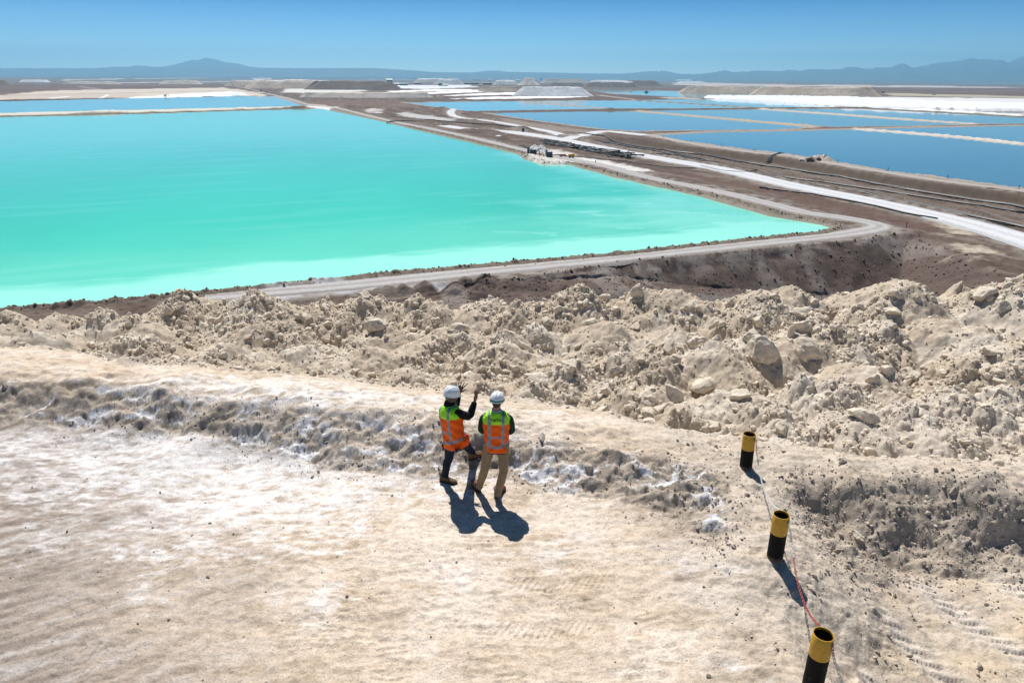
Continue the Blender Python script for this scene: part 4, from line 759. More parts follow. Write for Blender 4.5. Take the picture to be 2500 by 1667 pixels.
def stones(name, pts, sizes, mat, label, seeds=(1, 2, 3, 4, 5, 6), sub=2, sink=.25):
    base = []
    for s in seeds:
        me = rock_mesh('tmp', 900 + s, sub, ((1, .85, .75), (1, .7, .6), (1, .9, .9))[s % 3], mat, 7, .12); v = np.empty(len(me.vertices) * 3, np.float32); me.vertices.foreach_get('co', v); f = np.empty(len(me.polygons) * 3, np.int32); me.polygons.foreach_get('vertices', f); base.append((v.reshape(-1, 3), f.reshape(-1, 3))); bpy.data.meshes.remove(me)
    n = len(pts); q = rng.normal(size=(n, 4)); q /= np.linalg.norm(q, axis=1)[:, None]; w, x, y, z = q.T
    M = np.stack([1 - 2 * (y * y + z * z), 2 * (x * y - z * w), 2 * (x * z + y * w), 2 * (x * y + z * w), 1 - 2 * (x * x + z * z), 2 * (y * z - x * w), 2 * (x * z - y * w), 2 * (y * z + x * w), 1 - 2 * (x * x + y * y)], 1).reshape(n, 3, 3)
    V, F, o_ = [], [], 0
    for k, (bv, bf) in enumerate(base):
        ii = np.arange(k, n, len(base)); v = np.einsum('nij,vj->nvi', M[ii], bv) * sizes[ii][:, None, None]; v += pts[ii][:, None, :]; V.append(v.reshape(-1, 3)); F.append((bf[None] + (np.arange(len(ii)) * len(bv))[:, None, None]).reshape(-1, 3) + o_); o_ += len(ii) * len(bv)
    return tag(mesh_obj(name, np_mesh(name, np.concatenate(V), np.concatenate(F), [mat], False)), label, None, kind='stuff')
def scatter(n, fn):
    th = rng.uniform(R(-50), R(50), n); u = rng.uniform(0, 1, n); r_ = fn(u); return r_ * np.sin(th), r_ * np.cos(th)
sx_, sy_ = scatter(52000, lambda u: 11.0 + 16.5 * u ** .75); bb, dd, ru, _ = near_parts(sx_, sy_); co = fbm(sx_ / 3.1, sy_ / 3.1, 3, 313); k = (dd < -.1) & (rng.uniform(0, 1, len(sx_)) < .14 + 1.0 * sst(co, -.25, .3))
sx_, sy_ = sx_[k], sy_[k]; sz = .030 * (1 / (1 - rng.uniform(0, .985, len(sx_)))) ** .44 * (.8 + .3 * sst(sy_, 12, 22)); sz = np.minimum(sz, .20)
stones('rubble_stones', np.stack([sx_, sy_, near_z(sx_, sy_) + sz * .05], 1), sz, rkm, 'loose cream stones covering the rubble heaps')
sx_, sy_ = scatter(30000, lambda u: 5.5 + 8.5 * u ** .9); bb, dd, ru, _ = near_parts(sx_, sy_); fcs = np.minimum(sdf(sx_, sy_, FACE, 1.2), sdf(sx_, sy_, SCARP, 1.2)); pr = .022 + .5 * (1 - sst(fcs, -.05, .5)) + .5 * (1 - sst(sdf(sx_, sy_, SCARP, 1.2), -.1, .5)) + .35 * sst(sx_, 1.8, 3.4) * sst(fbm(sx_ / .7, sy_ / .7, 3, 700), -.1, .5)
k = (dd > .0) & (rng.uniform(0, 1, len(sx_)) < pr); sx_, sy_ = sx_[k], sy_[k]; sz = .009 * (1 / (1 - rng.uniform(0, .985, len(sx_)))) ** .36; sz = np.minimum(sz * (1 + .5 * (sx_ > 2.6)), .07)
stones('pebbles', np.stack([sx_, sy_, near_z(sx_, sy_) + sz * .3], 1), sz, rkg, 'small grey crumbs and pebbles on the windrow and the ridge')
# stones along the shore and on the embankment
L = POND['main']; sp_, si_ = [], []
for i in range(len(L)):
    a_, b2 = L[i], L[(i + 1) % len(L)]; ln = np.hypot(*(b2 - a_)); mid = (a_ + b2) / 2
    if np.hypot(*mid) > 520: continue
    nq = int(ln * 5); t = rng.uniform(0, 1, nq); q = a_ + (b2 - a_) * t[:, None]; nrm = np.array([(b2 - a_)[1], -(b2 - a_)[0]]) / ln
    for s in (1, -1):
        qq = q + nrm * s * rng.normal(1.3, .8, nq)[:, None]; ok = sdf(qq[:, 0], qq[:, 1], L, 9) > .2; sp_.append(qq[ok])
sp_ = np.concatenate(sp_); zz = ground_z(sp_[:, 0], sp_[:, 1])[0]; sz = np.minimum(.10 * (1 / (1 - rng.uniform(0, .98, len(sp_)))) ** .42, .45)
stones('shore_rocks', np.stack([sp_[:, 0], sp_[:, 1], zz + sz * .2], 1), sz, rock_mat('shore_rock', (.16, .125, .10), (.27, .22, .18), (.38, .33, .27)), 'brown broken rocks lining the shore of the turquoise pond')
sx_ = rng.uniform(-10, 110, 9000); sy_ = rng.uniform(85, 175, 9000); pp = sdf(sx_, sy_, PLAT, 16); k = (pp > -1.0) & (pp < 15); sx_, sy_ = sx_[k], sy_[k]; sz = np.minimum(.10 * (1 / (1 - rng.uniform(0, .98, len(sx_)))) ** .45, .36)
stones('slope_rocks', np.stack([sx_, sy_, ground_z(sx_, sy_)[0] + sz * .2], 1), sz, rks, 'dark brown rocks scattered down the embankment')
# ================================================================== BOLLARDS AND CHAINS
blk = plain('black_paint', (.005, .005, .005), .8, 0, .3, 20, .2, 90, .004); blk.node_tree.nodes['Principled BSDF'].inputs['Specular IOR Level'].default_value = .2; yel = plain('yellow_paint', (.56, .30, .016), .5, 0, .16, 14, .15, 120, .003); inn = plain('dark_inside', (.004, .004, .004), .8)
redc = plain('red_plastic', (.44, .085, .065), .5, 0, .15, 60); whc = plain('white_plastic', (.74, .73, .68), .5, 0, .1, 60); orc = plain('orange_plastic', (.70, .17, .06), .5, 0, .15, 60)
def dusty(m, top=.16):
    nt = m.node_tree; b = nt.nodes['Principled BSDF']; src = b.inputs['Base Color'].links[0].from_socket; t = N(nt, 'ShaderNodeTexCoord'); sp = N(nt, 'ShaderNodeSeparateXYZ'); nt.links.new(t.outputs['Object'], sp.inputs[0])
    r_ = N(nt, 'ShaderNodeMapRange'); r_.inputs['From Min'].default_value = top; r_.inputs['From Max'].default_value = 0.0; nt.links.new(sp.outputs['Z'], r_.inputs['Value']); n = noise_tex(nt, 22, 5, .7); a = N(nt, 'ShaderNodeMath', operation='MULTIPLY'); nt.links.new(r_.outputs[0], a.inputs[0]); nt.links.new(n, a.inputs[1])
    n2 = noise_tex(nt, 9, 6, .75); g = ramp(nt, n2, [(.60, (0, 0, 0)), (.74, (.30, .30, .30))]); ad = N(nt, 'ShaderNodeMath', operation='ADD', use_clamp=True); nt.links.new(a.outputs[0], ad.inputs[0]); nt.links.new(g, ad.inputs[1])
    x = N(nt, 'ShaderNodeMix', data_type='RGBA'); nt.links.new(ad.outputs[0], x.inputs[0]); nt.links.new(src, x.inputs[6]); x.inputs[7].default_value = (.40, .33, .25, 1); nt.links.new(x.outputs[2], b.inputs['Base Color'])
dusty(blk, .10)
def bollard(base, h, rad, ysplit, label, lean=(0, 0)):
    root = empty('bollard', base); root.rotation_euler = (lean[0], lean[1], 0); tag(root, label, 'bollard', 'yellow and black bollards along the ridge')
    n = 40
    def ringz(r_, z): return [Vector((r_ * math.cos(2 * math.pi * k / n), r_ * math.sin(2 * math.pi * k / n), z)) for k in range(n)]
    m = MB(); m.loft([ringz(rad, -.25), ringz(rad, 0), ringz(rad, .1), ringz(rad, h - ysplit)], caps=False); m.build('black_base', blk, root, True)
    m = MB(); m.loft([ringz(rad + .001, h - ysplit - .002), ringz(rad + .0012, h - ysplit * .5), ringz(rad + .001, h - .004), ringz(rad - .002, h), ringz(rad - .007, h), ringz(rad - .009, h - .004), ringz(rad - .009, h - .03)], caps=False); m.build('yellow_band', yel, root, True)
    m = MB(); m.loft([ringz(rad - .009, h - .03), ringz(rad - .009, .05)], caps=False); m.add([Vector((0, 0, .05))] + ringz(rad - .009, .05), [[0, 1 + k, 1 + (k + 1) % n] for k in range(n)]); m.build('hollow_inside', inn, root, True)
    m = MB(); m.tube([(rad * .55, -rad * .83, h - .075), (rad * .60, -rad * .90, h - .055), (rad * .56, -rad * .84, h - .035)], .006, 8); m.build('chain_eye', inn, root, True)
    return root
B1 = Vector((3.93, 9.92, 0)); B2 = G(1892, 1357, .28); B3 = G(1983, 1676, .2)
for b_, dz in ((B1, -.03), (B2, -.03), (B3, -.02)): b_.z = hz_at(b_.x, b_.y) + dz
H1, H2, H3 = .66, .70, .74
bollard(B1, H1, .102, .27, 'farthest black and yellow bollard with a short orange chain hanging on its front', (.0, -.03)); bollard(B2, H2, .102, .27, 'middle black and yellow bollard with white chain on its front', (.0, -.01)); bollard(B3, H3, .102, .27, 'nearest black and yellow bollard cut by the bottom of the frame', (.0, 0))
def link_mesh(mb, p, t, roll, L=.042, W=.012, wr=.0036):
    t = t.normalized(); a = t.orthogonal().normalized(); a = Matrix.Rotation(roll, 3, t) @ a; pts = []
    for k in range(12):
        q = 2 * math.pi * k / 12; c, s = math.cos(q), math.sin(q); pts.append(p + t * ((L / 2 - W) * (1 if c > 0 else -1) + W * c) + a * W * s)
    pts.append(pts[0]); mb.tube(pts, wr, 6)
def chain(path, splits, label, name='chain'):
    """path: points; splits: [(fraction, material, part name)]"""
    pts = [Vector(p) for p in path]; sm = cat([tuple(p) for p in pts], .01); sm = [Vector(p) for p in sm]; d = [0]
    for a, b in zip(sm, sm[1:]): d.append(d[-1] + (b - a).length)
    T = d[-1]; n = int(T / .034); root = empty(name, sm[0]); tag(root, label, 'chain', 'plastic chains strung between the bollards'); mbs = [MB() for _ in splits]; j = 0
    for i in range(n):
        s = (i + .5) * T / n
        while d[j + 1] < s: j += 1
        f = s / T; k = next(q for q in range(len(splits)) if f <= splits[q][0]); link_mesh(mbs[k], sm[j] - sm[0], sm[j + 1] - sm[j], (i % 2) * math.pi / 2 + .3)
    for (f, mt, nm_), mb in zip(splits, mbs):
        if mb.v: mb.build(nm_, mt, root, True)
def hang(a, b, sag, n=9, floor=True):
    out = []
    for i in range(n + 1):
        t = i / n; p = a.lerp(b, t); p.z -= sag * 4 * t * (1 - t)
        if floor: p.z = max(p.z, hz_at(p.x, p.y) + .012)
        out.append(p)
    return out
def eye(B, h): return B + Vector((.102 * .60, -.102 * .93, h - .055))
def back(B, h): return B + Vector((.01, .104, h - .05))
a1 = eye(B1, H1); chain([a1 + Vector((0, .0, .01)), a1 + Vector((.012, -.01, -.07)), a1 + Vector((.03, -.014, -.19))] + hang(a1 + Vector((.06, -.03, -.33)), back(B2, H2) + Vector((0, .02, .04)), .20, 12), [(.10, orc, 'orange_links'), (1.0, whc, 'white_links')], 'white chain with an orange end running from the farthest to the middle bollard')
a2 = eye(B2, H2); chain([a2 + Vector((0, 0, .01)), a2 + Vector((.008, -.006, -.06))] + hang(a2 + Vector((.03, -.03, -.14)), back(B3, H3) + Vector((0, .02, .04)), .24, 12), [(.26, whc, 'white_links'), (1.0, redc, 'red_links')], 'half white half red chain running from the middle to the nearest bollard')
a3 = eye(B3, H3); chain([a3 + Vector((0, 0, .01)), a3 + Vector((.01, -.008, -.08)), a3 + Vector((.04, -.06, -.2)), a3 + Vector((.10, -.35, -.42)), a3 + Vector((.16, -.75, -.60)), Vector((a3.x + .2, a3.y - 1.1, hz_at(a3.x + .2, a3.y - 1.1) + .01))], [(.10, redc, 'red_links'), (1.0, whc, 'white_links')], 'white chain with a red end leaving the nearest bollard out of the frame')

# ================================================================== PEOPLE
def cloth(name, col, rough=.85, var=.16, bmp=.35, bscale=16, dist=.02, stretch=None):
    m, nt, b = nodes_mat(name); b.inputs['Roughness'].default_value = rough; b.inputs['Specular IOR Level'].default_value = .2
    n = noise_tex(nt, bscale, 4, .55, stretch=stretch); c = ramp(nt, n, [(.3, tuple(v * (1 - var) for v in col)), (.7, tuple(min(1, v * (1 + var)) for v in col))]); nt.links.new(c, b.inputs['Base Color'])
    pv = bump(nt, b, n, bmp, dist); bump(nt, b, noise_tex(nt, 260, 2), .15, .002, pv); return m
M_or = cloth('orange_cloth', (.85, .115, .006), .75, .07, .5, 9, .03); M_li = cloth('lime_cloth', (.36, .80, .03), .75, .07, .4, 9, .02); M_gr = plain('reflective_grey', (.20, .235, .28), .45, .1, .08, 40); M_dk = cloth('dark_trim', (.035, .045, .07))
M_blk = cloth('black_fleece', (.010, .010, .014), .9, .3, .5, 22, .02); M_grn = cloth('dark_green_cloth', (.006, .035, .026), .85, .2, .5, 14, .02); M_jean = cloth('dark_denim', (.006, .012, .026), .85, .35, .6, 14, .03); M_kha = cloth('khaki_cotton', (.30, .215, .125), .85, .10, .5, 12, .02, (1, 1, 1.8, 0))
M_skd = plain('brown_skin', (.165, .070, .048), .5, 0, .12, 40); M_skl = plain('tanned_skin', (.36, .17, .11), .5, 0, .1, 40); M_hair = plain('dark_hair', (.012, .009, .008), .6, 0, .4, 120, .4, 200, .004); M_hairg = plain('grey_hair', (.10, .09, .085), .6, 0, .4, 120, .4, 200, .004)
M_hat = plain('white_shell', (.78, .80, .82), .28, 0, .03, 8); M_grnb = plain('green_strap', (.0, .17, .12), .5); M_boot = cloth('tan_boot', (.13, .085, .045), .7, .3, .5, 30, .01); M_bootb = cloth('brown_leather', (.115, .035, .02), .5, .3, .4, 30, .01); M_sole = plain('rubber_sole', (.03, .025, .022), .8); M_wht = plain('white_cotton', (.74, .76, .80), .8); M_eye = plain('eye_white', (.6, .6, .6), .3); M_ink = plain('black_ink', (.008, .008, .008), .7)
dg = None
def fuse(name, mb, mat, voxel, parent, smooth=4, origin=Vector((0, 0, 0))):
    """join overlapping limbs into one continuous skin"""
    me = bpy.data.meshes.new(name); me.from_pydata([tuple(Vector(v) - origin) for v in mb.v], [], mb.f); me.update()
    o = bpy.data.objects.new(name, me); COL.objects.link(o)
    r_ = o.modifiers.new('r', 'REMESH'); r_.mode = 'VOXEL'; r_.voxel_size = voxel; r_.use_smooth_shade = True
    s_ = o.modifiers.new('s', 'SMOOTH'); s_.iterations = smooth; s_.factor = .5
    d_ = bpy.context.evaluated_depsgraph_get(); m2 = bpy.data.meshes.new_from_object(o.evaluated_get(d_)); m2.name = name; o.modifiers.clear(); o.data = m2; bpy.data.meshes.remove(me); m2.materials.clear(); m2.materials.append(mat)
    m2.polygons.foreach_set('use_smooth', [True] * len(m2.polygons)); o.parent = parent; return o
def basis(fwd, up):
    u = up.normalized(); f = (fwd - u * fwd.dot(u)).normalized(); r_ = f.cross(u); return Matrix((r_, f, u)).transposed()   # columns right, forward, up
def hand(mb, wrist, d, palm_n, spread=.22, curl=.12, side=1, s=1.0):
    """palm, four fingers of different lengths and a thumb; d along the hand, palm_n out of the palm"""
    d = d.normalized(); nn_ = (palm_n - d * palm_n.dot(d)).normalized(); a = d.cross(nn_) * side      # a points to the thumb side
    L = .095 * s; kn = wrist + d * L
    for q in (-.030, -.010, .010, .028): mb.tube([wrist + a * q * .55, wrist + d * L * .5 + a * q * .9, kn + a * q], [(.012 * s, .016 * s), (.012 * s, .015 * s), (.010 * s, .011 * s)], 8)
    mb.ell(wrist + d * L * .45, (.020 * s, .020 * s, .044 * s), basis(nn_, d), 12, 8)
    for q, ln, sp_ in ((.034, .072, .9), (.012, .082, .3), (-.012, .076, -.35), (-.034, .058, -1.0)):
        dd = (d + a * sp_ * spread).normalized(); p0 = kn + a * q - d * .012; p1 = p0 + dd * ln * .45 * s; d2 = (dd + nn_ * curl * 1.4).normalized(); p2 = p1 + d2 * ln * .33 * s; d3 = (dd + nn_ * curl * 3).normalized(); p3 = p2 + d3 * ln * .26 * s
        mb.tube([p0, p1, p2, p3], [.0100 * s, .0094 * s, .0088 * s, .0072 * s], 8); mb.ell(p3, (.0072 * s,) * 3, None, 8, 6)
    t0 = wrist + d * .028 + a * .024; t1 = t0 + (a * .9 + d * .75 + nn_ * .2).normalized() * .042 * s; t2 = t1 + (a * .5 + d * .9 + nn_ * .2).normalized() * .032 * s
    mb.tube([wrist + d * .01 + a * .008, t0, t1, t2], [.014 * s, .014 * s, .0105 * s, .0085 * s], 8); mb.ell(t2, (.0085 * s,) * 3, None, 8, 6)
def head(mb, c, F):
    """F columns: right, forward, up; c centre of skull"""
    A = lambda x, y, z: c + F @ Vector((x, y, z))
    mb.ell(A(0, -.008, .018), (.073, .090, .092), F, 20, 14); mb.ell(A(0, .028, -.035), (.058, .066, .075), F, 16, 12); mb.ell(A(0, .055, -.082), (.030, .030, .024), F, 12, 8)
    mb.tube([A(0, .088, .012), A(0, .106, -.018), A(0, .092, -.030)], [.009, .013, .010], 8); mb.tube([A(-.022, .080, -.056), A(0, .091, -.055), A(.022, .080, -.056)], [.006, .008, .006], 8); mb.tube([A(-.036, .078, .026), A(0, .092, .024), A(.036, .078, .026)], [.008, .009, .008], 8)
    for s in (-1, 1): mb.ell(A(s * .080, -.004, -.008), (.010, .020, .033), F, 10, 8); mb.ell(A(s * .030, .072, -.028), (.018, .014, .018), F, 10, 8)
def helmet(parent, c, F, tilt, origin, strap):
    T = F @ Matrix.Rotation(tilt, 3, 'X'); o = c + T @ Vector((0, -.002, .030)); nu, nv = 64, 26; vs_ = []; 
    for j in range(nv):
        a = math.pi / 2 * j / (nv - 1) 
        for i in range(nu):
            b = 2 * math.pi * i / nu; x, y = math.cos(b) * math.sin(a) * .107, math.sin(b) * math.sin(a) * .131; z = .122 * math.cos(a) ** .88
            u = x / .107
            k = math.exp(-((abs(u) - .0) / .13) ** 2) * .010 + math.exp(-((abs(u) - .42) / .10) ** 2) * .007 - math.exp(-((abs(u) - .22) / .07) ** 2) * .004
            z += k * min(1, (math.cos(a) + .05) * 1.4) * (.6 + .4 * (y < .08)); vs_.append(Vector((x, y, z)))
    # skirt and brim
    for e1, zz in ((1.03, -.022), (1.035, -.026), (1.0, -.028)):
        for i in range(nu):
            b = 2 * math.pi * i / nu; pk = max(0, math.sin(b)) ** 5; e2 = e1 + (.035 if zz < -.02 else .0) + pk * .24 * (1 if zz < -.02 else .3)
            vs_.append(Vector((math.cos(b) * .107 * (e1 + (.03 if zz < -.02 else 0)), math.sin(b) * .131 * e2, zz - pk * .012)))
    rows = nv + 3; f = []
    for j in range(rows - 1):
        for i in range(nu): f.append([j * nu + i, j * nu + (i + 1) % nu, (j + 1) * nu + (i + 1) % nu, (j + 1) * nu + i][::-1])
    me = bpy.data.meshes.new('helmet'); me.from_pydata([tuple(o + T @ v - origin) for v in vs_], [], f); me.materials.append(M_hat); me.polygons.foreach_set('use_smooth', [True] * len(f)); me.update(); h = mesh_obj('helmet', me, parent)
    m = MB(); ring = lambda k, z: [o + T @ Vector((math.cos(2 * math.pi * i / 48) * .107 * k, math.sin(2 * math.pi * i / 48) * .131 * k, z)) - origin for i in range(48)]
    m.loft([ring(.90, -.020), ring(.86, -.045)], caps=False); m.build('inner_band', M_dk, h, True)
    if strap:
        m = MB(); rg = []
        for k, dz in ((1.045, .010), (1.055, .004), (1.065, -.008), (1.05, -.012)):
            rg.append([o + T @ Vector((math.cos(2 * math.pi * i / 64) * .107 * k, math.sin(2 * math.pi * i / 64) * .131 * k, dz - .002 + .014 * max(0, math.sin(2 * math.pi * i / 64)))) - origin for i in range(64)])
        m.loft(rg, caps=False); m.build('strap', M_grnb, h, True)
    return h
def boot(parent, heel, d, up, mat, L=.29, origin=Vector((0, 0, 0)), high=.16):
    F = basis(d, up); A = lambda x, y, z: heel + F @ Vector((x, y, z)) - origin; mb = MB()
    mb.loft([[A(x * w, y0, .015 + h * (.5 - .5 * zz)) for x, zz in [(math.cos(t), math.sin(-t)) for t in [2 * math.pi * k / 16 for k in range(16)]]] for y0, w, h in ((-.038, .012, .03), (-.03, .034, .10), (.02, .040, .125), (.07, .041, .115), (.12, .044, .085), (.17, .050, .068), (.22, .048, .062), (.255, .034, .050), (.272, .012, .028))])
    mb.tube([A(0, .02, .05), A(0, .01, .11), A(0, .004, high), A(0, .0, high + .02)], [.052, .050, .054, .056], 16)
    b = fuse('boot', mb, mat, .006, parent, 3)
    m = MB(); out = [(0.0, -.045), (.036, -.03), (.040, .02), (.036, .08), (.048, .16), (.050, .20), (.038, .255), (.0, .285), (-.038, .255), (-.050, .20), (-.048, .16), (-.036, .08), (-.040, .02), (-.036, -.03)]
    m.loft([[A(x * k, y * k + .1 * (1 - k), z) for x, y in out] for k, z in ((.97, -.004), (1.0, .0), (1.0, .024), (.96, .028))]); m.build('sole', M_sole, b, False)
    m = MB()
    for i in range(4): m.tube([A(-.026, .065 + i * .024, .107 - i * .014), A(0, .07 + i * .024, .127 - i * .015), A(.026, .065 + i * .024, .107 - i * .014)], .0035, 6)
    m.build('laces', M_sole, b, True); return b
def vest(parent, hip, neck, right, origin, depth=1.0, wid=1.0, lower_arm=None, bulge=0.0):
    up = (neck - hip).normalized(); rt = (right - up * right.dot(up)).normalized(); fw = up.cross(rt); H = (neck - hip).length
    prof = [(-.115, .188, .152), (-.07, .196, .156), (-.02, .190, .152), (.08, .184, .142), (.20, .190, .140), (.32, .205, .142), (.42, .213, .138), (.475, .206, .130), (.515, .182, .118), (.543, .140, .104), (.562, .100, .092), (.570, .078, .080)]
    zs = np.array([p[0] for p in prof]) * (H / .55); aw = np.array([p[1] for p in prof]) * wid; ad = np.array([p[2] for p in prof]) * depth
    def S(ang, z, off=0.0):
        a = np.interp(z, zs, aw) + off; b = np.interp(z, zs, ad) + off; c, s = math.cos(ang), math.sin(ang); ex = 2 / 2.5
        x = a * abs(c) ** ex * (1 if c > 0 else -1); y = b * abs(s) ** ex * (1 if s > 0 else -1)
        fold = .010 * math.sin(ang * 3 + z * 22) * math.exp(-((z + .02) / .16) ** 2) + .009 * math.sin(ang * 7 - z * 30) * math.exp(-((z + .06) / .08) ** 2) + .005 * math.sin(ang * 5 + z * 47 + 1) + .003 * math.sin(ang * 11 - z * 60)
        if y > 0: y += bulge * math.exp(-((z + .03) / .09) ** 2)
        zz = z - .03 * (z < -.12) * 0
        return hip + rt * (x * (1 + fold * 4)) + fw * (y * (1 + fold * 4)) + up * zz, x, y
    nu, nv = 176, 150; zz = np.linspace(zs[0], zs[-1], nv); V = []; loc = []
    for z in zz:
        for i in range(nu):
            p, x, y = S(2 * math.pi * i / nu, float(z)); V.append(tuple(p - origin)); loc.append((x, y, z))
    F_, MI = [], []; top_y = .40 * H / .55
    for j in range(nv - 1):
        for i in range(nu):
            F_.append([j * nu + i, j * nu + (i + 1) % nu, (j + 1) * nu + (i + 1) % nu, (j + 1) * nu + i]); x, y, z = loc[j * nu + i]; zr = z * .55 / H
            lim = .388 if y < 0 else .41; mi = 1 if zr > lim else 0
            low = .050 - .045 * math.cos(min(1, abs(x) / .19) * math.pi / 2) * (1 if y < 0 else 0)
            xs_ = .100 + .012 * max(0, zr)
            if abs(abs(x) - xs_) < .0215 and zr > low and zr < .56: mi = 2
            if abs(zr - low) < .022: mi = 2
            if y < 0 and abs(zr - .170) < .0165 and abs(x) < .10: mi = 2
            if y >= 0 and abs(zr - .170) < .0165 and abs(x) > .02 and abs(x) < .11: mi = 2
            if zr < -.100: mi = 3
            MI.append(mi)
    me = bpy.data.meshes.new('vest'); me.from_pydata(V, [], F_)
    for m in (M_or, M_li, M_gr, M_dk): me.materials.append(m)
    me.polygons.foreach_set('material_index', MI); me.polygons.foreach_set('use_smooth', [True] * len(F_)); me.update(); o = mesh_obj('vest', me, parent); sd = o.modifiers.new('t', 'SOLIDIFY'); sd.thickness = .005; sd.offset = -1
    return o, S, (rt, fw, up)
def surf_text(txt, S, zc, size, mat, parent, origin, name='lettering'):
    cu = bpy.data.curves.new(name, 'FONT'); cu.body = txt; cu.size = size; cu.align_x = 'CENTER'; cu.align_y = 'CENTER'; cu.offset = .0018; cu.space_character = 1.08; to = bpy.data.objects.new(name, cu); COL.objects.link(to)
    d_ = bpy.context.evaluated_depsgraph_get(); me = bpy.data.meshes.new_from_object(to.evaluated_get(d_)); bpy.data.objects.remove(to); bpy.data.curves.remove(cu)
    bm = bmesh.new(); bm.from_mesh(me); bmesh.ops.triangulate(bm, faces=bm.faces[:])
    for _ in range(2): bmesh.ops.subdivide_edges(bm, edges=[e_ for e_ in bm.edges if e_.calc_length() > size * .12], cuts=1)
    for v in bm.verts:
        x, z = v.co.x, zc + v.co.y; best = None
        lo_, hi_ = math.pi, 2 * math.pi                                 # back half: x grows with the angle
        for _ in range(24):
            mid = (lo_ + hi_) / 2; _, xx, _ = S(mid, z)
            if xx < x: lo_ = mid
            else: hi_ = mid
        v.co = S(lo_, z, .004)[0] - origin
    bm.to_mesh(me); bm.free(); me.materials.clear(); me.materials.append(mat); me.name = name; return mesh_obj(name, me, parent)

# ---- person seen from behind, beige trousers
def gz(px, py, z): return G(px, py, z)
O2 = Vector((-.30, 9.16, 0)); O2.z = hz_at(O2.x, O2.y); g2 = O2.z
p2 = empty('person', O2); tag(p2, 'person in beige trousers and a vest reading VISITA, white helmet with green strap', 'person')
aL, aR = G(1170, 1186, .11 + g2), G(1214, 1206, .11 + g2); kL, kR = G(1183, 1146, .50 + g2), G(1229, 1153, .50 + g2); hipc = G(1212, 1083, .90 + g2) ; hipc.y = 9.12; hL, hR = hipc + Vector((-.095, .0, -.02)), hipc + Vector((.095, 0, -.02)); nk = Vector((hipc.x + .00, hipc.y + .03, 1.42 + g2)); rt2 = Vector((1, -.04, .0)).normalized()
sL, sR = nk + Vector((-.175, 0, -.06)), nk + Vector((.175, -.01, -.06)); eL, eR = sL + Vector((-.055, .06, -.29)), sR + Vector((.055, .05, -.29)); wL, wR = hipc + Vector((-.09, .27, .17)), hipc + Vector((.05, .28, .19)); hc = nk + Vector((.01, .035, .165)); F2 = basis(Vector((.22, 1, -.12)), Vector((.02, .1, 1)))
tr = MB()
tr.ell(hipc + Vector((0, -.01, -.02)), (.165, .122, .13), None, 20, 12)
for h_, k_, a_, s in ((hL, kL, aL, -1), (hR, kR, aR, 1)):
    mid = h_.lerp(k_, .5) + Vector((.008 * s, -.01, 0)); tr.tube([h_ + Vector((0, -.015, .04)), h_.lerp(k_, .22) + Vector((.004 * s, -.01, 0)), mid, k_, k_.lerp(a_, .35) + Vector((0, -.018, 0)), k_.lerp(a_, .75), a_ + Vector((0, 0, -.02))], [(.098, .105), (.092, .098), (.078, .083), (.064, .068), (.063, .068), (.056, .06), (.056, .060)], 18)
fuse('trousers', tr, M_kha, .009, p2, 3, O2)
bd = MB(); bd.ell(hipc, (.14, .10, .12), None, 16, 10); bd.tube([hipc, hipc.lerp(nk, .4), hipc.lerp(nk, .8), nk], [(.13, .09), (.125, .09), (.15, .10), (.06, .06)], 16); bd.tube([nk + Vector((0, 0, -.05)), nk + Vector((0, .01, .06)), hc + Vector((0, -.01, -.06))], [.062, .056, .056], 14); head(bd, hc, F2)
for h_, k_, a_ in ((hL, kL, aL), (hR, kR, aR)): bd.tube([h_, h_.lerp(k_, .5), k_, k_.lerp(a_, .4), a_ + Vector((0, 0, -.03))], [.075, .065, .05, .048, .035], 12)
for s_, e_, w_, sd in ((sL, eL, wL, -1), (sR, eR, wR, 1)): bd.tube([nk + Vector((0, 0, -.07)), s_, s_.lerp(e_, .5), e_, e_.lerp(w_, .5), w_], [.05, .045, .040, .034, .032, .025], 12); hand(bd, w_, Vector((-sd * .9, .25, -.05)), Vector((0, -1, .1)), .08, .35, -sd)
fuse('body', bd, M_skl, .0055, p2, 2, O2)
jk = MB(); jk.tube([hipc + Vector((0, 0, -.02)), hipc.lerp(nk, .3), hipc.lerp(nk, .7), hipc.lerp(nk, .92), nk + Vector((0, 0, .0))], [(.12, .09), (.12, .09), (.13, .09), (.10, .07), (.06, .06)], 20)
for s_, e_, w_, sd in ((sL, eL, wL, -1), (sR, eR, wR, 1)):
    jk.tube([nk + Vector((.08 * sd, 0, -.06)), s_ + Vector((-.02 * sd, 0, -.012)), s_ + Vector((.012 * sd, 0, -.05)), s_.lerp(e_, .5) + Vector((.012 * sd, 0, 0)), e_ + Vector((0, -.01, .02)), e_ + Vector((-.01 * sd, .02, -.015)), e_.lerp(w_, .5), w_], [.045, .060, .068, .063, .056, .054, .050, .038], 16)
fuse('jacket', jk, M_grn, .009, p2, 3, O2)
v2, S2, _ = vest(p2, hipc, nk, rt2, O2)
surf_text('VISITA', S2, .466 * (nk - hipc).length / .55, .056, M_ink, v2, O2)
cl = MB(); cl.tube([nk + Vector((0, .004, -.010)), nk + Vector((0, .006, .018)), nk + Vector((0, .006, .045)), nk + Vector((0, .004, .032))], [(.082, .082), (.080, .078), (.070, .070), (.060, .060)], 24, caps=False); c_ = cl.build('collar', M_wht, p2, True); c_.data.transform(Matrix.Translation(-O2)) if True else None
hr = MB(); hr.ell(hc + F2 @ Vector((0, -.022, .012)), (.079, .088, .088), F2, 20, 12); hr.ell(hc + F2 @ Vector((0, -.055, -.035)), (.058, .045, .05), F2, 16, 10); fuse('hair', hr, M_hair, .006, p2, 2, O2)
helmet(p2, hc, F2, R(-3), O2, True)
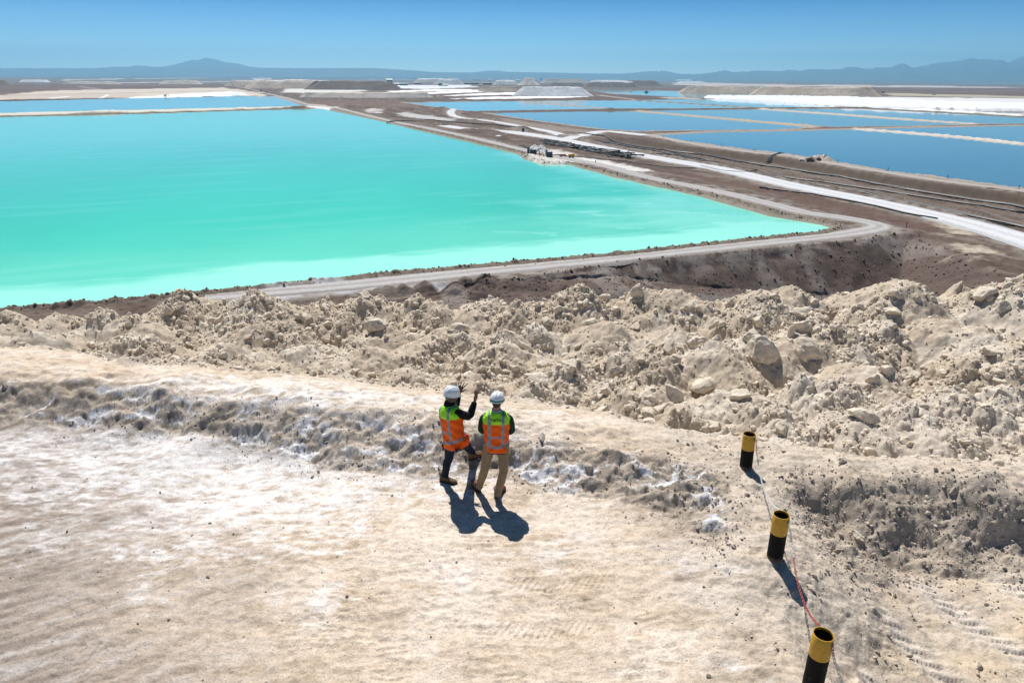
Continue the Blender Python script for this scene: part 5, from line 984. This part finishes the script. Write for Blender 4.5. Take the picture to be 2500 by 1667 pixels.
for s in (-1, 1): m = MB(); m.ell(hc + F2 @ Vector((s * .030, .086, .004)) - O2, (.012, .008, .009), F2, 10, 8); m.build('eye', M_eye, p2, True)
boot(p2, G(1168, 1199, g2) + Vector((0, .0, .0)), Vector((-.45, .9, 0)), Vector((0, 0, 1)), M_bootb, origin=O2); boot(p2, G(1213, 1213, g2), Vector((.42, .9, 0)), Vector((0, 0, 1)), M_bootb, origin=O2)
st_ = MB(); q0 = hipc + Vector((-.165, -.06, -.08)) - O2; st_.tube([q0, q0 + Vector((-.05, -.02, -.035)), q0 + Vector((-.10, -.01, -.03))], [.012, .009, .006], 8); st_.build('vest_tie', M_or, v2, True)

# ---- person pointing, dark jeans
O1 = Vector((-1.02, 9.45, 0)); O1.z = hz_at(O1.x, O1.y); g1 = O1.z
p1 = empty('person', O1); tag(p1, 'person in dark jeans and black sleeves raising both open hands, orange vest, white helmet', 'person')
aL, kL = G(1086, 1160, .13 + g1), G(1096, 1117, .50 + g1); hp = G(1109, 1074, .90 + g1); fx = G(1166, 1112, hz_at(*G(1166, 1112, .15).xy)); rb = hit(1152, 1121)
aR = rb + Vector((-.0, .0, .13)); aR = Vector((rb.x + .01, rb.y, rb.z + .12)); kR = hp + (aR - hp) * .5; kR = P(1139, 1086, rb.y - .22)
face = Vector((.80, .60, 0)).normalized(); rgt = Vector((.66, -.75, 0)).normalized(); nk1 = G(1097, 991, 1.45 + g1)
hL, hR = hp - rgt * .09 + Vector((0, 0, -.02)), hp + rgt * .09 + Vector((0, 0, -.02)) 
sL, sR = nk1 - rgt * .125 + Vector((.02, .02, -.085)), nk1 + rgt * .175 + Vector((0, 0, -.06)) 
eR = P(1147, 1017, sR.y + .17); wR = P(1159, 980, eR.y + .07); hR_t = P(1164, 956, wR.y + .06); eL = sL + Vector((.13, .22, -.08)); wL = P(1120, 959, eL.y + .14); hL_t = P(1129, 936, wL.y + .03)
hc = nk1 + Vector((.035, .03, .165)); F1 = basis(Vector((.86, .50, .0)), Vector((.06, .03, 1)))
tr = MB(); tr.ell(hp + Vector((0, 0, -.02)), (.155, .15, .125), None, 20, 12)
for h_, k_, a_ in ((hL, kL, aL), (hR, kR, aR)):
    tr.tube([h_ + Vector((0, 0, .04)), h_.lerp(k_, .3), h_.lerp(k_, .65), k_ + (k_ - (h_ + a_) / 2) * .06, k_.lerp(a_, .35) + Vector((-.012, -.01, 0)), k_.lerp(a_, .8), a_ + Vector((0, 0, -.01))], [.106, .097, .082, .070, .066, .058, .060], 18)
fuse('jeans', tr, M_jean, .009, p1, 3, O1)
bd = MB(); bd.ell(hp, (.13, .12, .12), None, 16, 10); bd.tube([hp, hp.lerp(nk1, .4), hp.lerp(nk1, .8), nk1], [(.12, .11), (.12, .11), (.13, .12), (.06, .06)], 16); bd.tube([nk1 + Vector((0, 0, -.05)), nk1 + Vector((.01, .01, .06)), hc + F1 @ Vector((0, -.01, -.06))], [.064, .060, .058], 14); head(bd, hc, F1)
for h_, k_, a_ in ((hL, kL, aL), (hR, kR, aR)): bd.tube([h_, h_.lerp(k_, .5), k_, k_.lerp(a_, .4), a_ + Vector((0, 0, -.03))], [.075, .065, .05, .048, .035], 12)
for s_, e_, w_ in ((sL, eL, wL), (sR, eR, wR)): bd.tube([nk1 + Vector((0, 0, -.07)), s_, s_.lerp(e_, .5), e_, e_.lerp(w_, .5), w_], [.05, .045, .040, .034, .032, .027], 12)
hand(bd, wR, hR_t - wR, Vector((-.75, .45, .1)), .36, .18, -1, 1.1); hand(bd, wL, hL_t - wL, Vector((.25, 1.0, .0)), .42, .14, -1, 1.12)
fuse('body', bd, M_skd, .0045, p1, 2, O1)
jk = MB(); jk.tube([hp + Vector((0, 0, -.06)), hp.lerp(nk1, .3), hp.lerp(nk1, .7), hp.lerp(nk1, .92), nk1 + Vector((0, 0, .02)), nk1 + Vector((.0, .0, .05))], [(.125, .12), (.10, .10), (.10, .10), (.09, .09), (.070, .070), (.066, .066)], 20)
for s_, e_, w_ in ((sL, eL, wL), (sR, eR, wR)):
    jk.tube([nk1.lerp(s_, .55), s_ + (nk1 - s_) * .08, s_ + (e_ - s_) * .18, s_.lerp(e_, .55), e_ + (s_ - e_) * .1, e_ + (w_ - e_) * .12, e_.lerp(w_, .55), e_.lerp(w_, .96)], [.045, .066 if s_ is sR else .055, .078, .069, .061, .060, .054, .042], 18)
fuse('jacket', jk, M_blk, .008, p1, 3, O1)
v1, S1, (rt_, fw_, up_) = vest(p1, hp, nk1, rgt, O1, 1.04, .98, None, .030)
def onv(x_ang, z, off=.012): return S1(x_ang, z, off)[0] - O1
pk = MB()
for a0 in (.55, 2.1):
    q = onv(a0, .02, .02); r3 = (onv(a0 - .25, -.02) - onv(a0 + .25, -.02)).normalized(); u3 = (onv(a0, .04) - onv(a0, -.08)).normalized(); n3 = r3.cross(u3); Mx = Matrix((r3, n3, u3)).transposed(); pk.ell(q, (.075, .024, .075), Mx, 14, 8)
pk.build('pocket', M_or, v1, True)
rd_ = MB(); q = onv(-.55, -.09, .02); rd_.box(q, (.035, .03, .045), .7); q = onv(-.25, -.085, .02); rd_.box(q, (.02, .02, .025), .7); rd_.build('belt_clip', M_dk, v1)
bg_ = MB(); q = onv(math.pi + .25, -.12, .03); bg_.ell(q, (.03, .03, .06)); bg_.tube([q, q + Vector((-.02, -.02, -.09))], [.014, .008], 8); bg_.build('belt_pouch', M_blk, p1, True)
cl = MB(); cl.tube([nk1 + Vector((.0, .0, .0)), nk1 + Vector((.004, .004, .04)), nk1 + Vector((.008, .006, .075)), nk1 + Vector((.008, .006, .06))], [(.090, .090), (.084, .084), (.076, .076), (.066, .066)], 24, caps=False); c_ = cl.build('collar', M_blk, p1, True); c_.data.transform(Matrix.Translation(-O1))
hr = MB(); hr.ell(hc + F1 @ Vector((0, -.022, .008)), (.079, .088, .086), F1, 20, 12); hr.ell(hc + F1 @ Vector((0, -.055, -.03)), (.058, .045, .045), F1, 16, 10); fuse('hair', hr, M_hairg, .006, p1, 2, O1)
helmet(p1, hc, F1, R(-6), O1, False)
for s in (-1, 1): m = MB(); m.ell(hc + F1 @ Vector((s * .030, .086, .004)) - O1, (.012, .008, .009), F1, 10, 8); m.build('eye', M_eye, p1, True)
bh = G(1079, 1174, g1 + .0); boot(p1, bh, Vector((.93, -.36, 0)), Vector((0, 0, 1)), M_boot, origin=O1); boot(p1, rb + Vector((-.02, -.03, 0)), Vector((.90, .42, .12)), Vector((-.05, -.1, 1)), M_boot, origin=O1)
# ================================================================== PUMP STATION, PIPES, MACHINES, PLANT
def gat(x, y): return float(ground_z(np.array([float(x)]), np.array([float(y)]))[0][0])
def on(px, py):
    p = G(px, py, ZB); p.z = gat(p.x, p.y); return p
def mpp(p): return (p - Vector((0, 0, CAMZ))).dot(_f) / FPX
pm_ = {k: plain('paint_' + k, c, .5, 0, .15, 2, .1, 8, .02) for k, c in dict(green=(.13, .24, .17), blue=(.012, .045, .10), yellow=(.62, .34, .02), red=(.40, .04, .03), black=(.012, .012, .014), grey=(.22, .23, .24), white=(.72, .73, .74), dgreen=(.03, .08, .06), dark=(.03, .035, .04)).items()}
pipem = plain('black_pipe', (.014, .016, .018), .42, 0, .25, .6, .15, 3, .02)
def yaw_of(p, extra=0.0): return -math.atan2(p.x, p.y) + extra
def tank(px, py, w, h, key, label):
    p = on(px, py); k = mpp(p); r_ = w * k / 2; H = h * k; root = empty('storage_tank', p, yaw_of(p)); tag(root, label, 'tank'); m = MB(); n = 24
    rg = lambda q, z: [Vector((q * math.cos(2 * math.pi * i / n), q * math.sin(2 * math.pi * i / n), z)) for i in range(n)]
    m.loft([rg(r_, -.2), rg(r_, H * .33), rg(r_ * 1.02, H * .34), rg(r_, H * .35), rg(r_, H * .66), rg(r_ * 1.02, H * .67), rg(r_, H * .68), rg(r_, H * .95), rg(r_ * .9, H)]); m.build('shell', pm_[key], root, False)
    m = MB(); m.loft([rg(r_ * .3, H - .02), rg(r_ * .3, H + .12)]); m.build('lid', pm_['dark'], root); m = MB(); m.tube([(r_ * .9, 0, .3), (r_ * 1.6, 0, .3), (r_ * 1.6, 0, .05)], .08, 8); m.build('outlet', pm_['dark'], root); return root
tank(1290, 375, 6.5, 14.5, 'green', 'pale green upright tank at the left of the pump station'); tank(1334, 378, 5.8, 12, 'green', 'pale green upright tank behind the right blue generator'); tank(1277, 322.5, 5.5, 9, 'blue', 'dark blue drum standing alone beside the haul road')
def genset(px, py, w, h, label):
    p = on(px, py); k = mpp(p); W, Hh, Dp = w * k, h * k, w * k * .45; root = empty('generator', p, yaw_of(p)); tag(root, label, 'generator')
    m = MB(); m.box((0, 0, Hh * .5 + .25), (W, Dp, Hh)); m.box((0, 0, Hh + .29), (W * .94, Dp * .9, .06)); m.build('housing', pm_['blue'], root)
    m = MB(); [m.box((W * (-.3 + .2 * i), -Dp * .5 - .01, Hh * .55 + .25), (W * .13, .03, Hh * .6)) for i in range(4)]; m.build('louvre', pm_['dark'], root)
    m = MB(); m.tube([(W * .3, 0, Hh + .2), (W * .3, 0, Hh + .75), (W * .36, 0, Hh + .85)], .07, 8); m.build('exhaust', pm_['black'], root); m = MB(); m.box((0, Dp * .35, .15), (W * 1.04, .14, .2)); m.box((0, -Dp * .35, .15), (W * 1.04, .14, .2)); m.build('skid', pm_['black'], root); return root
genset(1302, 376.5, 15.5, 8.5, 'left dark blue generator of the pump station'); genset(1341, 384, 15.5, 10.5, 'right dark blue generator of the pump station')
def pump(px, py, s, label):
    p = on(px, py); root = empty('pump', p, yaw_of(p)); root.scale = (s, s, s); tag(root, label, 'pump'); m = MB(); m.ell((0, 0, .7), (.45, .3, .45)); m.tube([(0, 0, .7), (1.0, 0, .7)], .22, 12); m.box((.6, 0, .2), (1.6, .6, .2)); m.build('casing', pm_['yellow'], root, True)
    m = MB(); m.tube([(0, 0, 1.1), (0, 0, 1.7), (-.5, -.4, 2.0), (-1.4, -1.2, 1.3), (-1.8, -1.8, .3)], .16, 10); m.build('hose', pipem, root, True); return root
pump(1317, 380.5, 1.0, 'yellow pump between the two blue generators'); pump(1326, 384, .8, 'smaller yellow pump in front of the right generator')
def trailer(px, py, label):
    p = on(px, py); root = empty('tank_trailer', p, yaw_of(p, .1)); tag(root, label, 'trailer'); m = MB(); m.tube([(-1.3, 0, 1.15), (-1.2, 0, 1.15), (1.2, 0, 1.15), (1.3, 0, 1.15)], [.35, .55, .55, .35], 16); m.build('tank', pm_['yellow'], root, True)
    m = MB(); m.box((0, 0, .55), (2.9, .9, .12)); m.tube([(-1.4, 0, .55), (-2.3, 0, .4)], .06, 6); m.build('chassis', pm_['black'], root)
    for s in (-1, 1):
        for x in (-.6, .6): m = MB(); m.tube([(x, s * .5, .35), (x, s * .72, .35)], .35, 16); m.build('wheel', pm_['black'], root, True)
    return root
trailer(1395, 386, 'yellow tank trailer parked right of the pump station')
for q, (px, py, lb) in enumerate(((1370, 383.5, 'red valve crate between the generators and the yellow trailer'), (1380, 383, 'red valve crate nearest the yellow trailer'))):
    p = on(px, py); r_ = empty('valve_crate', p, yaw_of(p)); tag(r_, lb, 'crate'); m = MB(); m.box((0, 0, .35), (1.1, .7, .7)); m.build('box', pm_['red'], r_); m = MB(); m.tube([(0, 0, .7), (0, 0, .95)], .06, 6); m.tube([(-.25, 0, .95), (.25, 0, .95)], .04, 6); m.build('valve_wheel', pm_['black'], r_)
def post(px, py, h, label, mat, group, w=.09):
    p = on(px, py); m = MB(); m.tube([(0, 0, -.3), (0, 0, h * .8), (0, 0, h)], [w, w, w * .9], 8); m.box((0, 0, h * .9), (w * 3.2, w * 2.4, h * .16)); o = m.build('marker_post', mat, None, False, p); tag(o, label, 'post', group); return o
pst = plain('weathered_post', (.10, .06, .045), .8, 0, .3, 6)
CP_ = [(1620, 337.5), (1687, 347.5), (1761, 357), (1842, 369.5), (1937, 382), (2045, 398), (2168, 416.5), (2313, 437.5), (2487, 462.5)]
for i, (a, b_) in enumerate(CP_): post(a, b_, 1.25, 'dark stake on the crest track, %s from the left' % ['first', 'second', 'third', 'fourth', 'fifth', 'sixth', 'seventh', 'eighth', 'ninth'][i], pst, 'stakes along the crest track')
post(2212, 557, 1.35, 'rusty post standing alone at the corner of the embankment', plain('rust', (.20, .06, .03), .8, 0, .3, 6), None)
for i, (a, b_) in enumerate([(1164, 275), (1189, 278), (1216, 281.5), (1245, 285.5), (1275, 289), (1307, 293.5), (1342, 300), (1380, 306)]): post(a, b_, 1.3, 'thin stake on the dike beside the upper blue pond, %s from the left' % ['first', 'second', 'third', 'fourth', 'fifth', 'sixth', 'seventh', 'eighth'][i], pst, 'stakes along the upper dike')
cn_ = empty('traffic_cone', on(1454, 397)); tag(cn_, 'dark cone standing on the white strip beside the turquoise pond', 'cone'); m = MB(); m.tube([(0, 0, .05), (0, 0, 1.0)], [.28, .06], 12); m.build('body', pm_['dark'], cn_, True); m = MB(); m.box((0, 0, .03), (.7, .7, .06)); m.build('foot', pm_['dark'], cn_)
# --- long pipes
def pipeline(pts, rad, label, n=1, gap=.9, group='long black pipes in the sunken corridor', rise=.0):
    P_ = poly(pts, ZB - 1.0); c = cat(P_, 4.0); t = np.gradient(c, axis=0); t /= np.linalg.norm(t, axis=1)[:, None]; nr = np.stack([-t[:, 1], t[:, 0]], 1)
    for j in range(n):
        q = c + nr * (gap * (j - (n - 1) / 2) + .35 * vnoise(c[:, 0] / 14, c[:, 1] / 14, 40 + j)[:]  )[:, None]; z = ground_z(q[:, 0], q[:, 1])[0]; z = np.maximum(z, np.convolve(np.pad(z, 3, 'edge'), np.ones(7) / 7, 'valid')) + rad + rise
        o0 = Vector((q[0, 0], q[0, 1], z[0])); m = MB(); m.tube([Vector((a, b_, zz)) - o0 for (a, b_), zz in zip(q, z)], rad, 8); o = m.build('pipe', pipem, None, True, o0); tag(o, label if n == 1 else label + ', ' + ('nearer one', 'middle one' if n > 2 else 'farther one', 'farthest one')[j], 'pipe', group)
pipeline([(1416, 330), (1480, 338), (1526, 347), (1637, 363), (1720, 372), (1810, 390), (1973, 413), (2165, 445), (2350, 474), (2560, 505)], .24, 'long pipe along the top of the corridor', 3, .8)
pipeline([(1640, 366), (1760, 392), (1878, 419), (2037, 442), (2292, 478), (2520, 512)], .22, 'pipe through the middle of the corridor', 2, .8)
pipeline([(1471, 352), (1609, 377), (1720, 396), (1850, 412), (1941, 434), (2069, 455), (2196, 479), (2330, 508), (2540, 552)], .24, 'pipe just above the haul road', 3, .7)
pipeline([(1883, 430), (2053, 461), (2223, 494), (2393, 530), (2520, 545)], .2, 'thin pipe next to the haul road', 1)
pipeline([(1450, 347), (1560, 368), (1680, 390), (1790, 403), (1850, 408)], .2, 'short pipe beside the road junction', 2, .6)
pipeline([(1853, 469), (2010, 490), (2138, 514), (2200, 530), (2287, 546)], .22, 'black hose on the red brown soil between the two roads', 1, .9, None)
pipeline([(1593, 603), (1680, 596), (1789, 590)], .16, 'black hose lying on the shore rocks by the near road', 1, .9, None, .35)
pipeline([(1360, 386), (1440, 393), (1530, 404), (1640, 416), (1700, 418)], .16, 'black hose beside the white strip', 1, .9, None)
pipeline([(945, 303), (985, 300), (1060, 300), (1180, 309), (1290, 319)], .3, 'black pipe leaving the turquoise pond across the pond road', 2, 1.2, None, .2)
pipeline([(1268, 362), (1290, 368), (1300, 380), (1330, 386), (1380, 385)], .14, 'hose linking the pump station parts', 2, .6, None, .1)
pipeline([(1871, 394), (1890, 385), (1913, 377.5), (1925, 374)], .2, 'bundle climbing the bank to the crest track', 3, .5)
pipeline([(1600, 384), (1700, 398), (1780, 405), (1835, 413), (1850, 422), (1825, 427), (1770, 425), (1710, 412)], .16, 'curled hose loop in the corridor', 1)
# --- heap of loose pipes
rp = random.Random(3); pl = []
for L_ in (6, 9, 12):
    m = MB(); m.tube([(-L_ / 2, 0, 0), (0, 0, .05 * L_ / 9), (L_ / 2, 0, 0)], .2, 8); me = bpy.data.meshes.new('pipe_length'); me.from_pydata(m.v, [], m.f); me.materials.append(pipem); me.polygons.foreach_set('use_smooth', [True] * len(m.f)); pl.append(me)
for i in range(120):
    t = rp.random() ** .8; px = 1325 + 215 * t + rp.uniform(-8, 8); py = 347 + 38 * t + rp.uniform(-5, 5) * (1.3 - .5 * t); p = on(px, py); hp_ = .25 + (rp.uniform(0, 1.3) if px > 1490 else rp.uniform(0, .35))
    o = bpy.data.objects.new('pipe_length', pl[rp.randrange(3)]); COL.objects.link(o); o.location = (p.x, p.y, p.z + hp_); o.rotation_euler = (0, rp.uniform(-.05, .05) * (3 if px > 1490 else 1), math.atan2(-.83, .55) + rp.gauss(0, .22 if px < 1490 else .6)); tag(o, 'loose black pipe length in the heap between pump station and haul road', 'pipe', 'loose black pipe lengths in the heap')
for i, (a, b_, w, lb) in enumerate(((1960, 392, 22, 'pale rock at the left of the rock pile beside the pipes'), (1978, 394, 26, 'dark rock in the middle of the rock pile beside the pipes'), (1998, 393, 24, 'dark rock under the crest of the rock pile beside the pipes'), (2012, 391, 20, 'pale rock at the right of the rock pile beside the pipes'), (1985, 388, 22, 'pale slab on top of the rock pile beside the pipes'))):
    p = on(a, b_); k = mpp(p); o = mesh_obj('boulder', rock_mesh('boulder', 800 + i, 4, (1, .7, .55), (rkm, rks, rks, rkm, rkm)[i]), None, p + Vector((0, 0, .5))); o.scale = (w * k / 2,) * 3; tag(o, lb, 'rock')
# --- machines
def excavator(px, py, s, label, rz=0.0):
    p = on(px, py); root = empty('excavator', p, rz); root.scale = (s, s, s); tag(root, label, 'excavator')
    for q in (-1, 1): m = MB(); m.tube([(-1.9, q * 1.2, .5), (1.9, q * 1.2, .5)], [(.5, .3), (.5, .3)], 10); m.box((0, q * 1.2, .5), (3.6, .6, .9)); m.build('track', pm_['black'], root)
    m = MB(); m.box((-.6, 0, 1.7), (3.0, 2.4, 1.2)); m.box((-1.7, 0, 1.9), (.8, 2.3, 1.3)); m.build('house', pm_['yellow'], root); m = MB(); m.box((.6, .7, 2.4), (1.4, 1.0, 1.5), taper=.85); m.build('cab', pm_['dark'], root)
    m = MB(); m.tube([(.8, -.3, 1.8), (2.6, -.3, 4.4), (4.6, -.3, 4.0)], [.35, .32, .2], 8); m.build('boom', pm_['yellow'], root); m = MB(); m.tube([(4.6, -.3, 4.0), (5.0, -.3, 1.6)], .2, 8); m.box((4.8, -.3, 1.1), (.9, 1.0, .9), taper=1.3); m.build('bucket_arm', pm_['dark'], root); return root
excavator(404, 236.5, 1.0, 'small yellow excavator working on the white salt field at the left', .6); excavator(2090, 260.5, .8, 'dark excavator at the foot of the white salt bank', 2.4)
def truck(px, py, key, label, rz):
    p = on(px, py); root = empty('dump_truck', p, rz); root.scale = (1.25,) * 3; tag(root, label, 'truck'); m = MB(); m.box((-1, 0, 2.2), (5, 2.6, 1.5), taper=1.1); m.build('tipper', pm_[key], root); m = MB(); m.box((2.6, 0, 1.9), (1.7, 2.5, 2.2), taper=.92); m.build('cab', pm_['white'], root); m = MB(); m.box((0, 0, .9), (7, 1.6, .4)); m.build('chassis', pm_['black'], root)
    for x in (-2.6, -1.3, 2.4):
        for q in (-1, 1): m = MB(); m.tube([(x, q * .9, .55), (x, q * 1.3, .55)], .55, 12); m.build('wheel', pm_['black'], root)
    return root
truck(637, 224, 'dark', 'dark truck on the far end of the pond road', 1.9); truck(650, 226.5, 'white', 'white truck behind the dark one on the pond road', 1.9); truck(2280, 232, 'white', 'white truck on the yellowish flat at the right', .2); truck(2157, 228, 'dark', 'dark truck right of the dark low pile', .2)
bb_ = empty('pump_barge', G(1578, 226, WZ)); tag(bb_, 'small dark barge on the farthest turquoise pond', 'barge'); m = MB(); m.box((0, 0, .5), (11, 5, 1.4), taper=.95); m.build('hull', pm_['dgreen'], bb_); m = MB(); m.box((0, 0, 2.3), (5, 3.4, 2.4)); m.build('cabin', pm_['dark'], bb_)
# --- processing plant, far away
def shed(px, py, w, h, key, roof, label, name='plant_shed', depth=.6, mast=False):
    p = on(px, py); k = mpp(p); W, H = w * k, h * k; root = empty(name, p, yaw_of(p)); tag(root, label, 'building'); Dp = W * depth; m = MB(); m.box((0, Dp / 2, H * .35 - .5), (W, Dp, H * .7 + 1)); m.build('wall', pm_[key], root)
    m = MB(); q = W * .52; m.add([(-q, -1, H * .7), (q, -1, H * .7), (q, Dp + 1, H * .7), (-q, Dp + 1, H * .7), (-q, Dp / 2, H), (q, Dp / 2, H)], [[0, 1, 5, 4], [2, 3, 4, 5], [0, 4, 3], [1, 2, 5], [3, 2, 1, 0]]); m.build('roof', pm_[roof], root)
    m = MB(); [m.box((W * (-.35 + .175 * i), -.3, H * .25), (W * .08, .5, H * .3)) for i in range(5)]; m.build('window', pm_['dark'], root)
    if mast: m = MB(); m.tube([(W * .3, Dp / 2, H * .5), (W * .3, Dp / 2, H * 1.9)], W * .03, 8); m.build('stack', pm_['dark'], root)
    return root
for q in ((951, 202, 14, 9, 'dgreen', 'dark', 'tall dark green plant building at the left of the plant'), (950, 208, 24, 5, 'dark', 'white', 'white roofed open shed in front of the dark green building'), (972, 208, 16, 4.5, 'dark', 'white', 'second white roofed shed right of the first'), (986, 209, 20, 5.5, 'dgreen', 'dgreen', 'dark green conveyor house beside the white roofed sheds'), (1075, 210, 9, 9, 'green', 'green', 'narrow green tower in front of the grey white pile'), (1087, 210, 14, 4, 'grey', 'white', 'white roofed low shed right of the green tower'), (1150, 206, 38, 4, 'dark', 'dark', 'long dark conveyor house in the middle of the plant'), (1190, 207, 22, 5, 'dgreen', 'dark', 'dark crusher building with a tall stack', 'plant_shed', .5, True), (1020, 206, 18, 4, 'dark', 'dark', 'dark low shed left of the grey white pile')): shed(*q)
for i, (x_, w_, h_, k1, lb) in enumerate(((1163, 20, 2.5, 'dark', 'long dark shed low on the horizon'), (1196, 8, 3, 'white', 'small white shed on the horizon right of the long dark one'), (1236, 14, 2.2, 'grey', 'grey shed on the horizon left of the plume'), (1264, 12, 2.6, 'white', 'white shed just left of the plume foot'), (1284, 9, 4.5, 'dgreen', 'dark plant block under the plume'), (1306, 10, 3.2, 'grey', 'grey block right of the plume'), (1321, 4, 6, 'dgreen', 'thin dark tower on the horizon'), (1345, 26, 3, 'white', 'long white shed on the horizon right of the thin tower'), (1400, 22, 2, 'grey', 'low grey shed farthest right of the horizon plant'))):
    shed(x_, 196.5, w_, h_, k1, k1, lb, 'horizon_building', .3)
# thin steam plume over the plant
v = []; base = G(1284, 197, ZB); k = mpp(base); rg = []
for i in range(14):
    t = i / 13; r_ = (3 + 16 * t) * k * .55; rg.append([base + Vector(((-3 * t * t + 1.2 * math.sin(t * 7)) * k + r_ * math.cos(2 * math.pi * j / 20) * (1 + .2 * math.sin(j * 2.1 + i)), r_ * math.sin(2 * math.pi * j / 20), (4 + 34 * t) * k)) for j in range(20)])
m = MB(); m.loft(rg); sm_ = bpy.data.materials.new('steam'); sm_.use_nodes = True; t_ = sm_.node_tree; t_.nodes.clear(); o_ = t_.nodes.new('ShaderNodeOutputMaterial'); v_ = t_.nodes.new('ShaderNodeVolumePrincipled'); v_.inputs['Density'].default_value = 1.1e-3 ; v_.inputs['Color'].default_value = (1, 1, 1, 1); t_.links.new(v_.outputs[0], o_.inputs['Volume'])
tag(m.build('steam_plume', sm_, None, True), 'faint white steam rising from the plant on the horizon', 'steam')
